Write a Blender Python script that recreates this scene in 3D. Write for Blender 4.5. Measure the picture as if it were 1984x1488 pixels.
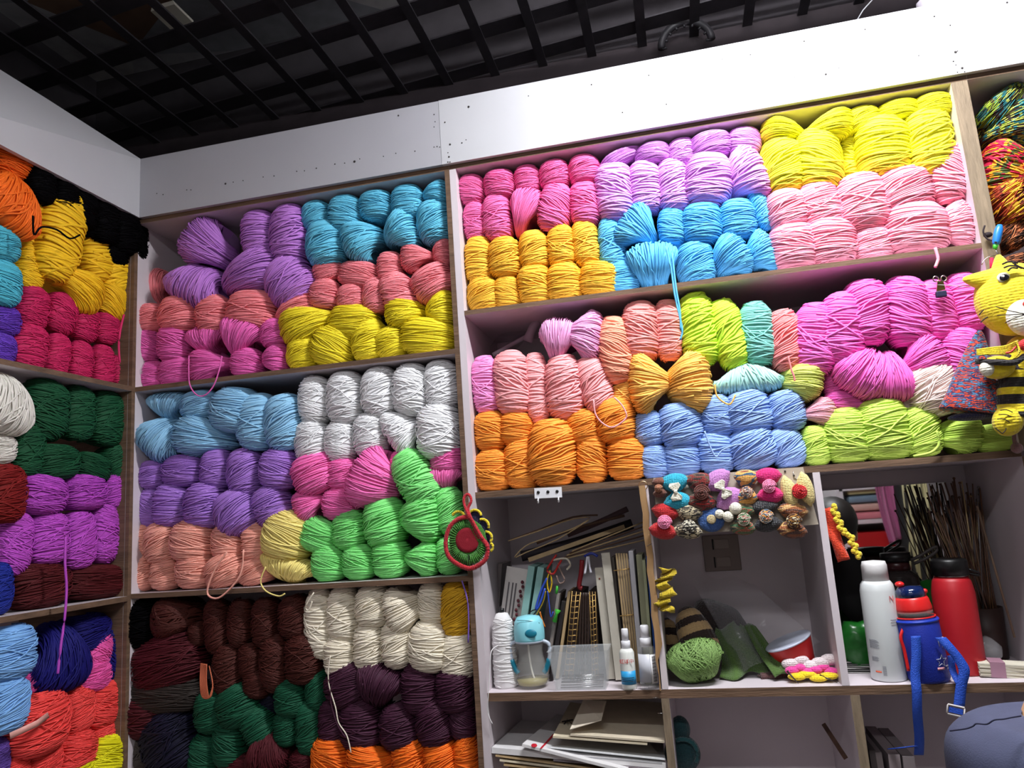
import bpy, math, random
from mathutils import Vector, Matrix, Euler
R_ = math.radians
sc = bpy.context.scene
C = sc.collection
for o in list(bpy.data.objects): bpy.data.objects.remove(o)
random.seed(7)

# ------------------------------------------------------------------ camera
F = 1438.96
cam = bpy.data.cameras.new('camera'); camo = bpy.data.objects.new('camera', cam); C.objects.link(camo)
CAM = Vector((1.4031, -1.7, 1.4))
CR = Matrix.Rotation(0.212689, 3, 'Z') @ Matrix.Rotation(1.747160, 3, 'X') @ Matrix.Rotation(-0.070555, 3, 'Z')
camo.matrix_world = Matrix.Translation(CAM) @ CR.to_4x4()
cam.sensor_fit = 'HORIZONTAL'; cam.sensor_width = 36; cam.lens = 36 * F / 1984; cam.clip_start = .02
sc.camera = camo
# ------------------------------------------------------------------ light and exposure
sc.view_settings.view_transform = 'Standard'; sc.view_settings.look = 'None'
sc.view_settings.gamma = 1; sc.view_settings.use_curve_mapping = False
sc.view_settings.exposure = 0.12
w = bpy.data.worlds.new('world'); sc.world = w; w.use_nodes = True
w.node_tree.nodes['Background'].inputs[0].default_value = (.75, .8, 1, 1)
w.node_tree.nodes['Background'].inputs[1].default_value = .05
def area(name, loc, sx, sy, power, col, rot=(0, 0, 0)):
    l = bpy.data.lights.new(name, 'AREA'); l.shape = 'RECTANGLE'; l.size = sx; l.size_y = sy; l.energy = power; l.color = col
    o = bpy.data.objects.new(name, l); C.objects.link(o); o.location = loc; o.rotation_euler = rot; return o
LAMPS = [((1.78, -.58, 2.80), .7, 38), ((1.2, -2.4, 2.80), 1.1, 22)]  # main tube above the frame, then an added fill lamp behind the camera
for (L, ln, pw) in LAMPS:
    area('tube_and_fill_light', (L[0], L[1], L[2] - .045), ln, .06, pw, (.96, .975, 1))
    area('tube_and_fill_light', (L[0], L[1], L[2] + .045), ln, .06, pw * (4.0 if L[1] > -1 else .1), (.96, .975, 1), (math.pi, 0, 0))  # added uplight, boosted at the near lamp to brighten the roof slabs

# ------------------------------------------------------------------ helpers
def lin(c): return tuple(((v / 255) / 12.92 if v / 255 <= .04045 else ((v / 255 + .055) / 1.055) ** 2.4) for v in c)
MATS = {}
def mat(name, rgb, rough=.6, metal=0, trans=0, noise=0, nscale=20, bump=0, bscale=200, sheen=0, emit=0, alpha=1, ior=1.45, stretch=None, coat=0):
    if name in MATS: return MATS[name]
    m = bpy.data.materials.new(name); m.use_nodes = True; nt = m.node_tree; b = nt.nodes['Principled BSDF']
    c = (*lin(rgb), 1)
    b.inputs['Base Color'].default_value = c; b.inputs['Roughness'].default_value = rough; b.inputs['Metallic'].default_value = metal
    b.inputs['Transmission Weight'].default_value = trans; b.inputs['IOR'].default_value = ior
    b.inputs['Sheen Weight'].default_value = sheen; b.inputs['Alpha'].default_value = alpha; b.inputs['Coat Weight'].default_value = coat
    if emit: b.inputs['Emission Color'].default_value = c; b.inputs['Emission Strength'].default_value = emit
    if noise or bump:
        tc = nt.nodes.new('ShaderNodeTexCoord'); mp = nt.nodes.new('ShaderNodeMapping')
        nt.links.new(tc.outputs['Object'], mp.inputs[0])
        if stretch: mp.inputs['Scale'].default_value = stretch
    if noise:
        n = nt.nodes.new('ShaderNodeTexNoise'); n.inputs['Scale'].default_value = nscale; n.inputs['Detail'].default_value = 5
        nt.links.new(mp.outputs[0], n.inputs[0])
        r = nt.nodes.new('ShaderNodeMapRange'); r.inputs[1].default_value = .3; r.inputs[2].default_value = .7
        r.inputs[3].default_value = 1 - noise; r.inputs[4].default_value = 1 + noise
        nt.links.new(n.outputs[0], r.inputs[0])
        mx = nt.nodes.new('ShaderNodeMix'); mx.data_type = 'RGBA'; mx.blend_type = 'MULTIPLY'; mx.inputs[0].default_value = 1
        mx.inputs[6].default_value = c; nt.links.new(r.outputs[0], mx.inputs[7]); nt.links.new(mx.outputs[2], b.inputs['Base Color'])
    if bump:
        n2 = nt.nodes.new('ShaderNodeTexNoise'); n2.inputs['Scale'].default_value = bscale
        nt.links.new(mp.outputs[0], n2.inputs[0])
        bp = nt.nodes.new('ShaderNodeBump'); bp.inputs['Strength'].default_value = bump; bp.inputs['Distance'].default_value = .003
        nt.links.new(n2.outputs[0], bp.inputs['Height']); nt.links.new(bp.outputs[0], b.inputs['Normal'])
    MATS[name] = m; return m
def knit(name, rgb, rgb2=None, bands=None, scale=260, rough=.85, ramp=None, nscale=30):
    """knitted / crocheted wool: rows of stitches as bump; bands = colour stripes along local z; ramp = variegated colours"""
    if name in MATS: return MATS[name]
    m = bpy.data.materials.new(name); m.use_nodes = True; nt = m.node_tree; b = nt.nodes['Principled BSDF']
    b.inputs['Base Color'].default_value = (*lin(rgb), 1); b.inputs['Roughness'].default_value = rough; b.inputs['Sheen Weight'].default_value = .25
    tc = nt.nodes.new('ShaderNodeTexCoord')
    v = nt.nodes.new('ShaderNodeTexVoronoi'); v.inputs['Scale'].default_value = scale; v.inputs['Randomness'].default_value = .25
    mp = nt.nodes.new('ShaderNodeMapping'); mp.inputs['Scale'].default_value = (.8, .8, 1.15)
    nt.links.new(tc.outputs['Object'], mp.inputs[0]); nt.links.new(mp.outputs[0], v.inputs['Vector'])
    bp = nt.nodes.new('ShaderNodeBump'); bp.inputs['Strength'].default_value = .8; bp.inputs['Distance'].default_value = -.003
    nt.links.new(v.outputs['Distance'], bp.inputs['Height']); nt.links.new(bp.outputs[0], b.inputs['Normal'])
    if bands:
        wv = nt.nodes.new('ShaderNodeTexWave'); wv.bands_direction = 'Z'; wv.inputs['Scale'].default_value = bands; wv.inputs['Distortion'].default_value = .6
        wv.inputs['Detail Scale'].default_value = 8; nt.links.new(tc.outputs['Object'], wv.inputs[0])
        cr = nt.nodes.new('ShaderNodeValToRGB'); cr.color_ramp.interpolation = 'CONSTANT'
        cr.color_ramp.elements[0].color = (*lin(rgb), 1); cr.color_ramp.elements[1].position = .5; cr.color_ramp.elements[1].color = (*lin(rgb2), 1)
        nt.links.new(wv.outputs[0], cr.inputs[0]); nt.links.new(cr.outputs[0], b.inputs['Base Color'])
    if ramp:
        nz = nt.nodes.new('ShaderNodeTexNoise'); nz.inputs['Scale'].default_value = nscale; nz.inputs['Detail'].default_value = 1
        mp2 = nt.nodes.new('ShaderNodeMapping'); mp2.inputs['Scale'].default_value = (1, 1, 3.2)
        nt.links.new(tc.outputs['Object'], mp2.inputs[0]); nt.links.new(mp2.outputs[0], nz.inputs[0])
        cr = nt.nodes.new('ShaderNodeValToRGB'); cr.color_ramp.interpolation = 'CONSTANT'
        while len(cr.color_ramp.elements) < len(ramp): cr.color_ramp.elements.new(.5)
        for i, c in enumerate(ramp):
            cr.color_ramp.elements[i].position = 0 if i == 0 else .34 + .32 * (i - .5) / (len(ramp) - 1); cr.color_ramp.elements[i].color = (*lin(c), 1)
        nt.links.new(nz.outputs[0], cr.inputs[0]); nt.links.new(cr.outputs[0], b.inputs['Base Color'])
    MATS[name] = m; return m

class MB:
    def __init__(s): s.v = []; s.f = []; s.m = []; s.t = []; s.sm = []
    def add(s, vs, fs, mi=0, tone=.5, smooth=False):
        b = len(s.v); s.v += [tuple(v) for v in vs]; s.t += [tone] * len(vs)
        s.f += [tuple(i + b for i in f) for f in fs]; s.m += [mi] * len(fs); s.sm += [smooth] * len(fs)
    def box(s, lo, hi, mi=0, M=None, front=None, frontfaces=(2,)):
        x0, y0, z0 = lo; x1, y1, z1 = hi
        vs = [(x0, y0, z0), (x1, y0, z0), (x1, y1, z0), (x0, y1, z0), (x0, y0, z1), (x1, y0, z1), (x1, y1, z1), (x0, y1, z1)]
        if M: vs = [M @ Vector(v) for v in vs]
        fs = [(0, 3, 2, 1), (4, 5, 6, 7), (0, 1, 5, 4), (2, 3, 7, 6), (1, 2, 6, 5), (3, 0, 4, 7)]
        b = len(s.f); s.add(vs, fs, mi)
        if front is not None:
            for k in frontfaces: s.m[b + k] = front
        return s
    def tube(s, pts, r, n=6, mi=0, tone=.5, cap=True, closed=False):
        pts = [Vector(p) for p in pts]; N = len(pts); vs = []; fs = []
        up = Vector((0, 0, 1))
        for i, p in enumerate(pts):
            if closed: d = pts[(i + 1) % N] - pts[i - 1]
            else: d = pts[min(i + 1, N - 1)] - pts[max(i - 1, 0)]
            if d.length < 1e-9: d = Vector((1, 0, 0))
            d.normalize()
            a = d.cross(up)
            if a.length < .1: a = d.cross(Vector((0, 1, 0)))
            a.normalize(); b_ = d.cross(a)
            rr = r[i] if isinstance(r, (list, tuple)) else r
            for k in range(n):
                an = 2 * math.pi * k / n; vs.append(p + a * (math.cos(an) * rr) + b_ * (math.sin(an) * rr))
        for i in range(N if closed else N - 1):
            j = (i + 1) % N
            for k in range(n): k2 = (k + 1) % n; fs.append((i * n + k, i * n + k2, j * n + k2, j * n + k))
        if cap and not closed: fs.append(tuple(range(n - 1, -1, -1))); fs.append(tuple((N - 1) * n + k for k in range(n)))
        s.add(vs, fs, mi, tone, True); return s
    def lathe(s, prof, n=32, mi=0, M=None, sx=1, sy=1):
        vs = []; fs = []
        for (r, z) in prof:
            for k in range(n):
                a = 2 * math.pi * k / n; v = Vector((r * math.cos(a) * sx, r * math.sin(a) * sy, z)); vs.append(M @ v if M else v)
        for i in range(len(prof) - 1):
            for k in range(n): k2 = (k + 1) % n; fs.append((i * n + k, i * n + k2, (i + 1) * n + k2, (i + 1) * n + k))
        fs.append(tuple(range(n - 1, -1, -1))); fs.append(tuple((len(prof) - 1) * n + k for k in range(n)))
        s.add(vs, fs, mi, .5, True); return s
    def ell(s, c, r, mi=0, n=20, m=12, M=None, e=1.0, fn=None):
        vs = []; fs = []
        def pw(a): return math.copysign(abs(a) ** e, a)
        for i in range(m + 1):
            ph = -math.pi / 2 + math.pi * i / m
            for k in range(n):
                a = 2 * math.pi * k / n
                v = Vector((pw(math.cos(ph)) * pw(math.cos(a)), pw(math.cos(ph)) * pw(math.sin(a)), pw(math.sin(ph))))
                if fn: v = fn(v)
                v = Vector((v.x * r[0], v.y * r[1], v.z * r[2]))
                if M: v = M @ v
                vs.append(v + Vector(c))
        for i in range(m):
            for k in range(n): k2 = (k + 1) % n; fs.append((i * n + k, i * n + k2, (i + 1) * n + k2, (i + 1) * n + k))
        s.add(vs, fs, mi, .5, True); return s
    def prism(s, poly, d, mi=0, M=None):
        """poly in local x,z ; extruded along y by d"""
        n = len(poly); vs = [Vector((x, 0, z)) for x, z in poly] + [Vector((x, d, z)) for x, z in poly]
        if M: vs = [M @ v for v in vs]
        fs = [tuple(range(n)), tuple(range(2 * n - 1, n - 1, -1))] + [(i, i + n, (i + 1) % n + n, (i + 1) % n) for i in range(n)]
        s.add(vs, fs, mi); return s
    def sheet(s, rows, th=.002, mi=0, smooth=True):
        """grid of points with thickness along y"""
        nr = len(rows); nc = len(rows[0]); vs = [Vector(p) for r in rows for p in r]; N = len(vs)
        nrm = []
        for i in range(nr):
            for j in range(nc):
                a = Vector(rows[min(i + 1, nr - 1)][j]) - Vector(rows[max(i - 1, 0)][j]); b = Vector(rows[i][min(j + 1, nc - 1)]) - Vector(rows[i][max(j - 1, 0)])
                q = a.cross(b); nrm.append(q.normalized() if q.length > 0 else Vector((0, 1, 0)))
        vs2 = [v + q * th for v, q in zip(vs, nrm)]
        fs = []
        for i in range(nr - 1):
            for j in range(nc - 1):
                a, b, c_, d = i * nc + j, i * nc + j + 1, (i + 1) * nc + j + 1, (i + 1) * nc + j
                fs.append((a, b, c_, d)); fs.append((d + N, c_ + N, b + N, a + N))
        ring = [j for j in range(nc)] + [i * nc + nc - 1 for i in range(1, nr)] + [(nr - 1) * nc + j for j in range(nc - 2, -1, -1)] + [i * nc for i in range(nr - 2, 0, -1)]
        for k in range(len(ring)): a = ring[k]; b = ring[(k + 1) % len(ring)]; fs.append((b, a, a + N, b + N))
        s.add(vs + vs2, fs, mi, .5, smooth); return s
    def mesh(s, name, mats):
        me = bpy.data.meshes.new(name); me.from_pydata([tuple(v) for v in s.v], [], s.f); me.update()
        for m in mats: me.materials.append(m)
        me.polygons.foreach_set('material_index', s.m); me.polygons.foreach_set('use_smooth', s.sm)
        at = me.attributes.new('tone', 'FLOAT', 'POINT'); at.data.foreach_set('value', s.t)
        me.update(); return me
    def build(s, name, mats, parent=None, loc=None, label=None, cat=None, group=None, kind=None, bevel=0):
        if not isinstance(mats, (list, tuple)): mats = [mats]
        if parent is not None and loc is None and parent.type == 'EMPTY':
            inv = Matrix.Translation(-parent.location); s.v = [inv @ Vector(v) for v in s.v]
        elif loc is not None and parent is None:
            l = Vector(loc); s.v = [Vector(v) - l for v in s.v]
        o = bpy.data.objects.new(name, s.mesh(name, mats)); C.objects.link(o)
        if loc is not None: o.location = loc
        if parent: o.parent = parent
        if bevel:
            bv = o.modifiers.new('bevel', 'BEVEL'); bv.width = bevel; bv.segments = 2; bv.limit_method = 'ANGLE'
        tag(o, label, cat, group, kind); return o
def tag(o, label=None, cat=None, group=None, kind=None):
    if label: o['label'] = label
    if cat: o['category'] = cat
    if group: o['group'] = group
    if kind: o['kind'] = kind
    return o
def empty(name, loc, label, cat, group=None):
    o = bpy.data.objects.new(name, None); C.objects.link(o); o.location = loc; o.empty_display_size = .02
    return tag(o, label, cat, group)
def ray(px, py): return CR @ Vector(((px - 992) / F, -(py - 744) / F, -1.0))
def P(px, py, Y):
    d = ray(px, py); return CAM + d * ((Y - CAM.y) / d.y)
def PX(px, py, X):
    d = ray(px, py); return CAM + d * ((X - CAM.x) / d.x)
def PZ(px, py, Z):
    d = ray(px, py); return CAM + d * ((Z - CAM.z) / d.z)
def dist(p): return -(CR.transposed() @ (Vector(p) - CAM)).z
def S(n, p): return n * dist(p) / F            # n pixels at point p, in metres
def frame(a, b, y=Vector((0, 1, 0))):
    """matrix with origin a, local z towards b, local y about depth"""
    z = (Vector(b) - Vector(a)).normalized(); x = y.cross(z).normalized(); yy = z.cross(x)
    return Matrix.Translation(a) @ Matrix((x, yy, z)).transposed().to_4x4()

white = mat('white_laminate', (208, 198, 203), .42, noise=.03, nscale=6)  # pink tint in the base stands in for light bounced off the yarn
ply = mat('plywood_edge', (104, 80, 62), .8, noise=.28, nscale=30, bump=.4, bscale=90, stretch=(.3, 1, 3))
grayply = mat('rough_timber', (128, 112, 92), .85, noise=.22, nscale=40, bump=.5, bscale=90, stretch=(3, 1, .4))
dark = mat('dark_paint', (30, 27, 30), .7)
black = mat('black_plastic', (18, 17, 18), .4)
steel = mat('steel', (190, 190, 190), .25, metal=1)

# ------------------------------------------------------------------ room
def struct(name, mb, m, **k): return mb.build(name, m, kind='structure', **k)
struct('floor', MB().box((-.75, -3.05, -.05), (4.1, .7, 0)), mat('floor_tile', (120, 112, 105), .4, noise=.1))
struct('wall_back', MB().box((-.75, .62, 0), (4.1, .7, 3.3)), mat('wall_dark', (48, 44, 48), .9, noise=.15))
struct('wall_left', MB().box((-.8, -3.05, 0), (-.72, .7, 3.3)), mat('wall_dark', (48, 44, 48)))
struct('wall_right', MB().box((4.1, -3.05, 0), (4.18, .7, 3.3)), mat('wall_pale', (170, 168, 165), .9))
struct('wall_front', MB().box((-.75, -3.13, 0), (4.1, -3.05, 3.3)), mat('wall_pale', (170, 168, 165), .9))
# old roof slabs seen through an iron grille
cm = mat('roof_slab', (96, 92, 92), .85)
nt = cm.node_tree; b = nt.nodes['Principled BSDF']
tc = nt.nodes.new('ShaderNodeTexCoord'); vo = nt.nodes.new('ShaderNodeTexVoronoi'); vo.inputs['Scale'].default_value = 1.9
mp = nt.nodes.new('ShaderNodeMapping'); mp.inputs['Scale'].default_value = (1, 1.6, 1); nt.links.new(tc.outputs['Object'], mp.inputs[0]); nt.links.new(mp.outputs[0], vo.inputs['Vector'])
cr = nt.nodes.new('ShaderNodeValToRGB'); cr.color_ramp.interpolation = 'CONSTANT'
for i, (p, c) in enumerate([(0, (176, 172, 172)), (.38, (112, 84, 66)), (.52, (164, 162, 166)), (.68, (96, 68, 62)), (.8, (140, 140, 146))]):
    if i > 1: cr.color_ramp.elements.new(p)
    cr.color_ramp.elements[i].position = p; cr.color_ramp.elements[i].color = (*lin(c), 1)
sp = nt.nodes.new('ShaderNodeSeparateColor'); nt.links.new(vo.outputs['Color'], sp.inputs[0]); nt.links.new(sp.outputs[0], cr.inputs[0])
nz = nt.nodes.new('ShaderNodeTexNoise'); nz.inputs['Scale'].default_value = 14; nt.links.new(tc.outputs['Object'], nz.inputs[0])
mx = nt.nodes.new('ShaderNodeMix'); mx.data_type = 'RGBA'; mx.blend_type = 'MULTIPLY'; mx.inputs[0].default_value = .6
nt.links.new(cr.outputs[0], mx.inputs[6]); nt.links.new(nz.outputs[0], mx.inputs[7]); nt.links.new(mx.outputs[2], b.inputs['Base Color'])
struct('ceiling', MB().box((-.75, -3.05, 3.24), (4.1, .7, 3.3)), cm)
iron = mat('dark_iron', (46, 43, 48), .55, noise=.2, nscale=30)
gr = empty('ceiling_grille', (1.5, -.5, 2.9), 'dark iron grille of crossing bars hung under the old roof slabs', 'grille')
x = -.741
while x < 4.0:
    MB().box((x - .015, -3.0, 2.895), (x + .015, .6, 2.901)).build('rib', iron, gr); x += .167
k = .105
yy = .58
while yy > -3.3:
    M = Matrix.Translation((.8, yy - .03, 2.9)) @ Matrix.Rotation(-k, 4, 'Z')
    mb = MB(); mb.box((-1.5, -.032, .002), (3.2, .032, .007), M=M); mb.build('cross_bar', iron, gr); yy -= .182
MB().box((-.7, .585, 2.66), (4.05, .612, 2.905)).build('roof_beam', mat('beam_dark', (46, 38, 42), .8, noise=.15), label='long dark beam above the white fascia at the back wall', cat='beam')
MB().box((1.30, .555, 2.68), (1.72, .584, 2.80)).build('timber_block', mat('beam_brown', (84, 62, 62), .8, noise=.15), label='short brown timber block fixed in front of the dark ceiling beam', cat='timber block')
for (L, ln, pw) in LAMPS:
    lt = empty('tube_and_fill_lamp', (L[0], L[1], L[2]), 'white tube lamp hung under the ceiling grille, out of the picture' if L[1] > -1 else 'added tube lamp behind the camera, unseen, filling the shelves from the front', 'lamp')
    MB().box((L[0] - ln / 2 - .03, L[1] - .02, L[2] + .0), (L[0] + ln / 2 + .03, L[1] + .02, L[2] + .035)).build('lamp_housing', mat('lamp_white', (225, 225, 225), .5), lt)
    MB().tube([(L[0] - ln / 2, L[1], L[2] - .018), (L[0] + ln / 2, L[1], L[2] - .018)], .014, 12).build('tube', mat('lamp_glow%d' % (L[1] > -1), (244, 248, 255), .4, emit=65 if L[1] > -1 else 20), lt)
    for s_ in (-.4, .4): MB().tube([(L[0] + s_ * ln, L[1], L[2] + .03), (L[0] + s_ * ln, L[1], 2.9)], .003, 6).build('hanger', iron, lt)
# things stored above
def bent(pts, Y, r, name, m, label, cat): MB().tube([P(a, b_, Y) for a, b_ in pts], r, 8).build(name, m, label=label, cat=cat)
MB().prism([(0, 0), (.085, .005), (.08, .02), (.004, .016)], .1, M=Matrix.Translation(P(292, 22, .12))).build('paper_scrap', mat('paper_old', (200, 195, 180), .8), label='pale paper scrap caught high in the ceiling grille', cat='paper')
mb = MB()
for i in range(9):
    a = R_(180 - i * 22.5); mb.tube([P(1330, 78, .5) + Vector((math.cos(a) * .075 * t, .02, math.sin(a) * .075 * t)) for t in (.8, 1.0)], .004, 6)
mb.tube([P(1330, 78, .5) + Vector((math.cos(R_(a)) * .078, .02, math.sin(R_(a)) * .078)) for a in range(0, 181, 12)], .012, 8)
mb.build('wire_coil', mat('coil_dark', (46, 44, 48), .5), label='coiled dark hoop resting above the white fascia by the grille', cat='coil')
for (pp, lb) in [([(590, 200), (548, 170)], 'left'), ]:
    pass
MB().tube([P(1660, 40, .2), P(1672, 20, .2), P(1690, 0, .2), P(1700, -20, .2)], .0015, 5).build('wire', mat('pale_wire', (190, 190, 195), .4), label='thin pale wire hanging down to the top of the white fascia', cat='wire')
mb = MB(); q = P(1850, 12, .12)
mb.ell(q, (.085, .06, .045), fn=lambda v: v * (1 + .12 * math.sin(9 * v.x) * math.sin(7 * v.z + 1)))
mb.build('plastic_bag', mat('bag_grey', (185, 178, 188), .35, noise=.15), label='crumpled pale plastic bag on top of the shelves at upper right', cat='bag')

# ------------------------------------------------------------------ shelving
ZT, ZF = 2.2906, 2.4665
D = .33
def panel(name, lo, hi, parent, fr=1, ff=(2,)): return MB().box(lo, hi, 0, front=fr, frontfaces=ff).build(name, [white, ply, grayply], parent)
u1 = empty('shelf_unit', (.45, .16, 0), 'tall white yarn shelving on the back wall between corner and central post', 'shelving')
panel('side_panel', (-.012, 0, 0), (0, D, ZT - .012), u1)
panel('side_panel', (.8995, 0, 0), (.912, D, ZT - .012), u1)
for z in (ZT, 1.8127, 1.2732, .72): panel('shelf_board', (-.012 if z == ZT else 0, 0, z - .0125), (.912 if z == ZT else .8995, D - .002, z), u1)
MB().box((-.012, D - .002, 0), (.912, D + .004, ZT)).build('back_panel', white, u1)
u2 = empty('shelf_unit', (1.5, .16, 0), 'wide white shelving right of the central post, yarn above and small bays below', 'shelving')
panel('side_panel', (.9125, 0, 0), (.929, D, ZT - .012), u2, 0)
panel('side_panel', (2.079, 0, 1.4622), (2.112, D, ZT - .012), u2, 2)
panel('side_panel', (2.079, 0, 0), (2.095, D, 1.4482), u2, 1)
panel('shelf_board', (.9125, 0, ZT - .012), (2.112, D, ZT), u2)
for z, t in ((1.9043, .0115), (1.4622, .014), (1.0152, .018), (.56, .014)):
    panel('shelf_board', (.929, 0, z - t), (2.079, D - .002, z), u2)
MB().box((.9125, D - .002, 0), (2.112, D + .004, ZT)).build('back_panel', white, u2)
mb = MB(); mb.box((1.3165, 0, 1.0156), (1.3295, D - .003, 1.448)); mb.build('divider', white, u2)
mb = MB()
n = 14; L = [(1.3110 + .0035 * math.sin(i * 2.2) * .5, 1.0156 + i * .4324 / n) for i in range(n + 1)]
Rr = [(1.3262 - (.012 if i < 3 else .0015 * (i % 3)), 1.0156 + i * .4324 / n) for i in range(n, -1, -1)]
mb.prism(L + Rr, .012, M=Matrix.Translation((0, -.012, 0)))
mb.build('facing_strip', mat('raw_board', (158, 124, 84), .85, noise=.15, nscale=25, stretch=(3, 1, .3)), u2, label='torn raw brown board strip')
panel('divider', (1.6775, 0, 1.0156), (1.692, D - .003, 1.448), u2, 0)
panel('divider', (1.3123, 0, .5605), (1.3287, D - .003, .997), u2, 2)
panel('divider', (1.690, 0, .5605), (1.708, D - .003, .997), u2, 2)
u3 = empty('shelf_unit', (2.4, .16, 0), 'shelving bay at the far right edge holding variegated yarn', 'shelving')
panel('shelf_board', (2.1125, 0, ZT - .012), (2.9, D, ZT), u3)
panel('shelf_board', (2.1125, 0, 1.4482), (2.9, D, 1.4622), u3)
MB().box((2.1125, D - .002, 0), (2.9, D + .004, ZT)).build('back_panel', white, u3)
panel('side_panel', (2.9, 0, 0), (2.915, D, ZT), u3)
u4 = empty('shelf_unit', (-.16, -.5, 0), 'white yarn shelving along the left wall meeting the corner', 'shelving')
for z in (ZT, 1.8130, 1.2690, .72): panel('shelf_board', (-D, -1.1, z - .0125), (0 if z < ZT else -.03, -.013, z), u4, 1, (4,))
panel('side_panel', (-D, -.0125, 0), (-.0125, -.0005, ZT), u4)
MB().box((-.0115, -.0125, 0), (-.0002, -.0005, ZT)).build('corner_post', ply, u4)
MB().box((-D - .006, -1.1, 0), (-D, 0, ZT)).build('back_panel', white, u4)
panel('side_panel', (-D, -1.115, 0), (0, -1.1, ZT), u4, 1, (4,))
# fascia boards with nail heads
nail = mat('nail_dark', (52, 46, 44), .6)
def nails(mb, lst, Y=-.0003):
    for (a, b_, r) in lst:
        p = P(a, b_, -.012); M = Matrix.Translation(p) @ Matrix.Rotation(math.pi / 2, 4, 'X')
        mb.lathe([(S(r, p), 0), (S(r, p), .0008)], 8, 1, M=M)
fasc = mat('fascia_white', (188, 188, 192), .4, noise=.025, nscale=5)
mb = MB(); mb.box((.001, -.012, ZT), (.8963, 0, ZF))
nails(mb, [(304, 375, 1), (316, 377, 1), (362, 368, 1), (370, 368, 1), (437, 356, 2), (452, 353, 1), (471, 350, 1), (510, 343, 1), (531, 341, 1.2), (575, 332, 1.2), (590, 331, 1), (613, 326, 1.3), (649, 318, 1.3), (668, 316, 1), (687, 313, 2.4), (697, 308, 1), (743, 303, 1), (767, 297, 1), (804, 293, 1.3), (841, 285, 1), (847, 284, 1.2), (852, 285, 1), (841, 222, 1.3), (843, 236, 1), (841, 246, 1), (772, 224, 1.6)])
mb.build('fascia_board', [mat('fascia_grey_falloff', (172, 171, 177), .45, noise=.025, nscale=5), nail], label='grey white fascia board over the shelves, colour dimmed for lamp falloff, corner to joint', cat='fascia board')  # slightly greyer board, its colour lowered further to imitate lamp falloff
mb = MB(); mb.box((.8973, -.012, ZT), (3.0, 0, ZF + .001))
nails(mb, [(908, 207, 2.2), (862, 237, 1.5), (872, 280, 2), (868, 296, 1), (870, 304, 1.8), (868, 314, 1.3), (872, 314, 1.2), (895, 277, 1.4), (903, 271, 1), (1146, 164, 1.4), (1024, 186, 1), (1257, 146, 1.3), (1454, 106, 1.2), (1558, 80, 1.4), (1676, 57, 1.3), (1810, 32, 1.6), (1841, 49, 1.3), (1851, 101, 2.6), (1855, 99, 1), (1847, 119, 1.4), (1852, 126, 1), (1864, 132, 2.3), (1869, 139, 1.2), (1855, 140, 1.2), (1951, 5, 1.8), (1600, 144, 2), (1625, 132, 1), (1399, 115, 1), (1780, 108, 1), (1539, 150, 1), (1206, 218, 1.4), (1291, 202, 1.3)])
mb.build('fascia_board', [fasc, nail], label='long bright white fascia board over the shelves, right of the joint', cat='fascia board')
mb = MB()
cz = lambda y: ZF + y * .259
ys = [0, -.25, -.5, -.8]
rows = [[(0, y - .0005, ZT) for y in ys], [(0, y - .0005, max(cz(y), ZT + .02)) for y in ys], [(-.15 * min(1.6, -y / .45), y - .0005, ZF - y * .24 + .001) for y in ys]]
mb.sheet(rows, .012, smooth=False)
mb.build('fascia_board', [fasc, nail], label='creased white fascia board above the left wall shelves', cat='fascia board')

# ------------------------------------------------------------------ yarn
def skein_mesh(name, seed, pinch=0., n=26, r=.052, extra=12, tilt=0., mess=1.):
    rnd = random.Random(seed); mb = MB()
    E1, E2 = .74, .86
    def pw(a, e): return math.copysign(abs(a) ** e, a)
    lump = [rnd.uniform(-1, 1) for _ in range(4)]
    def surf(ph, t, k=1.):
        c = abs(math.cos(ph)) ** E1
        x = c * pw(math.sin(t), E2); z = pw(math.sin(ph), E1)
        y = -c * abs(math.cos(t)) ** E2 if math.cos(t) > 0 else 2.2 * c * abs(math.cos(t)) ** E2
        x *= 1 + .05 * lump[0] * z; z *= 1 + .06 * lump[1] * x; y *= 1 + .1 * lump[2] * x
        if pinch:
            q = max(0, min(1, (t + .9) / 2.2)); q = q * q * (3 - 2 * q)
            z *= 1 - pinch * q; y += .4 * q * q * (1 if y < .3 else 0); x -= .08 * q * (1 - abs(z))
        return Vector((x * k, y * k, z * k))
    # solid core
    N, Mm = 28, 16; vs = []; fs = []
    for i in range(Mm + 1):
        ph = -math.pi / 2 + math.pi * i / Mm
        for j in range(N): vs.append(surf(ph, -math.pi + 2 * math.pi * j / N, .955))
    for i in range(Mm):
        for j in range(N): j2 = (j + 1) % N; fs.append((i * N + j, i * N + j2, (i + 1) * N + j2, (i + 1) * N + j))
    mb.add(vs, fs, 0, .3, True)
    for k in range(n + extra):
        top = k >= n
        if top: ph0 = rnd.uniform(-1.15, 1.15); ra = 1.035; ti = tilt + rnd.gauss(0, .16) * mess; am = rnd.uniform(-.1, .1) * mess
        else: ph0 = -1.42 + 2.84 * (k + .5) / n; ra = 1 + rnd.uniform(-.012, .02); ti = tilt + rnd.gauss(0, .02) * mess; am = rnd.uniform(-.03, .03) * mess
        fq = rnd.uniform(1.2, 2.4); pp = rnd.uniform(0, 6)
        t0, t1 = -1.9, 1.9
        if top and rnd.random() < .4: t0 = rnd.uniform(-1.2, 0); t1 = t0 + rnd.uniform(1.2, 2)
        pts = []
        for j in range(14):
            t = t0 + (t1 - t0) * j / 13
            pts.append(surf(max(-1.5, min(1.5, ph0 + ti * math.sin(t) + am * math.sin(fq * t + pp))), t, ra))
        mb.tube(pts, r * rnd.uniform(.85, 1.1), 5, 0, rnd.random() * .7 + .3, cap=True)
    return mb.mesh(name, [white])
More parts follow.
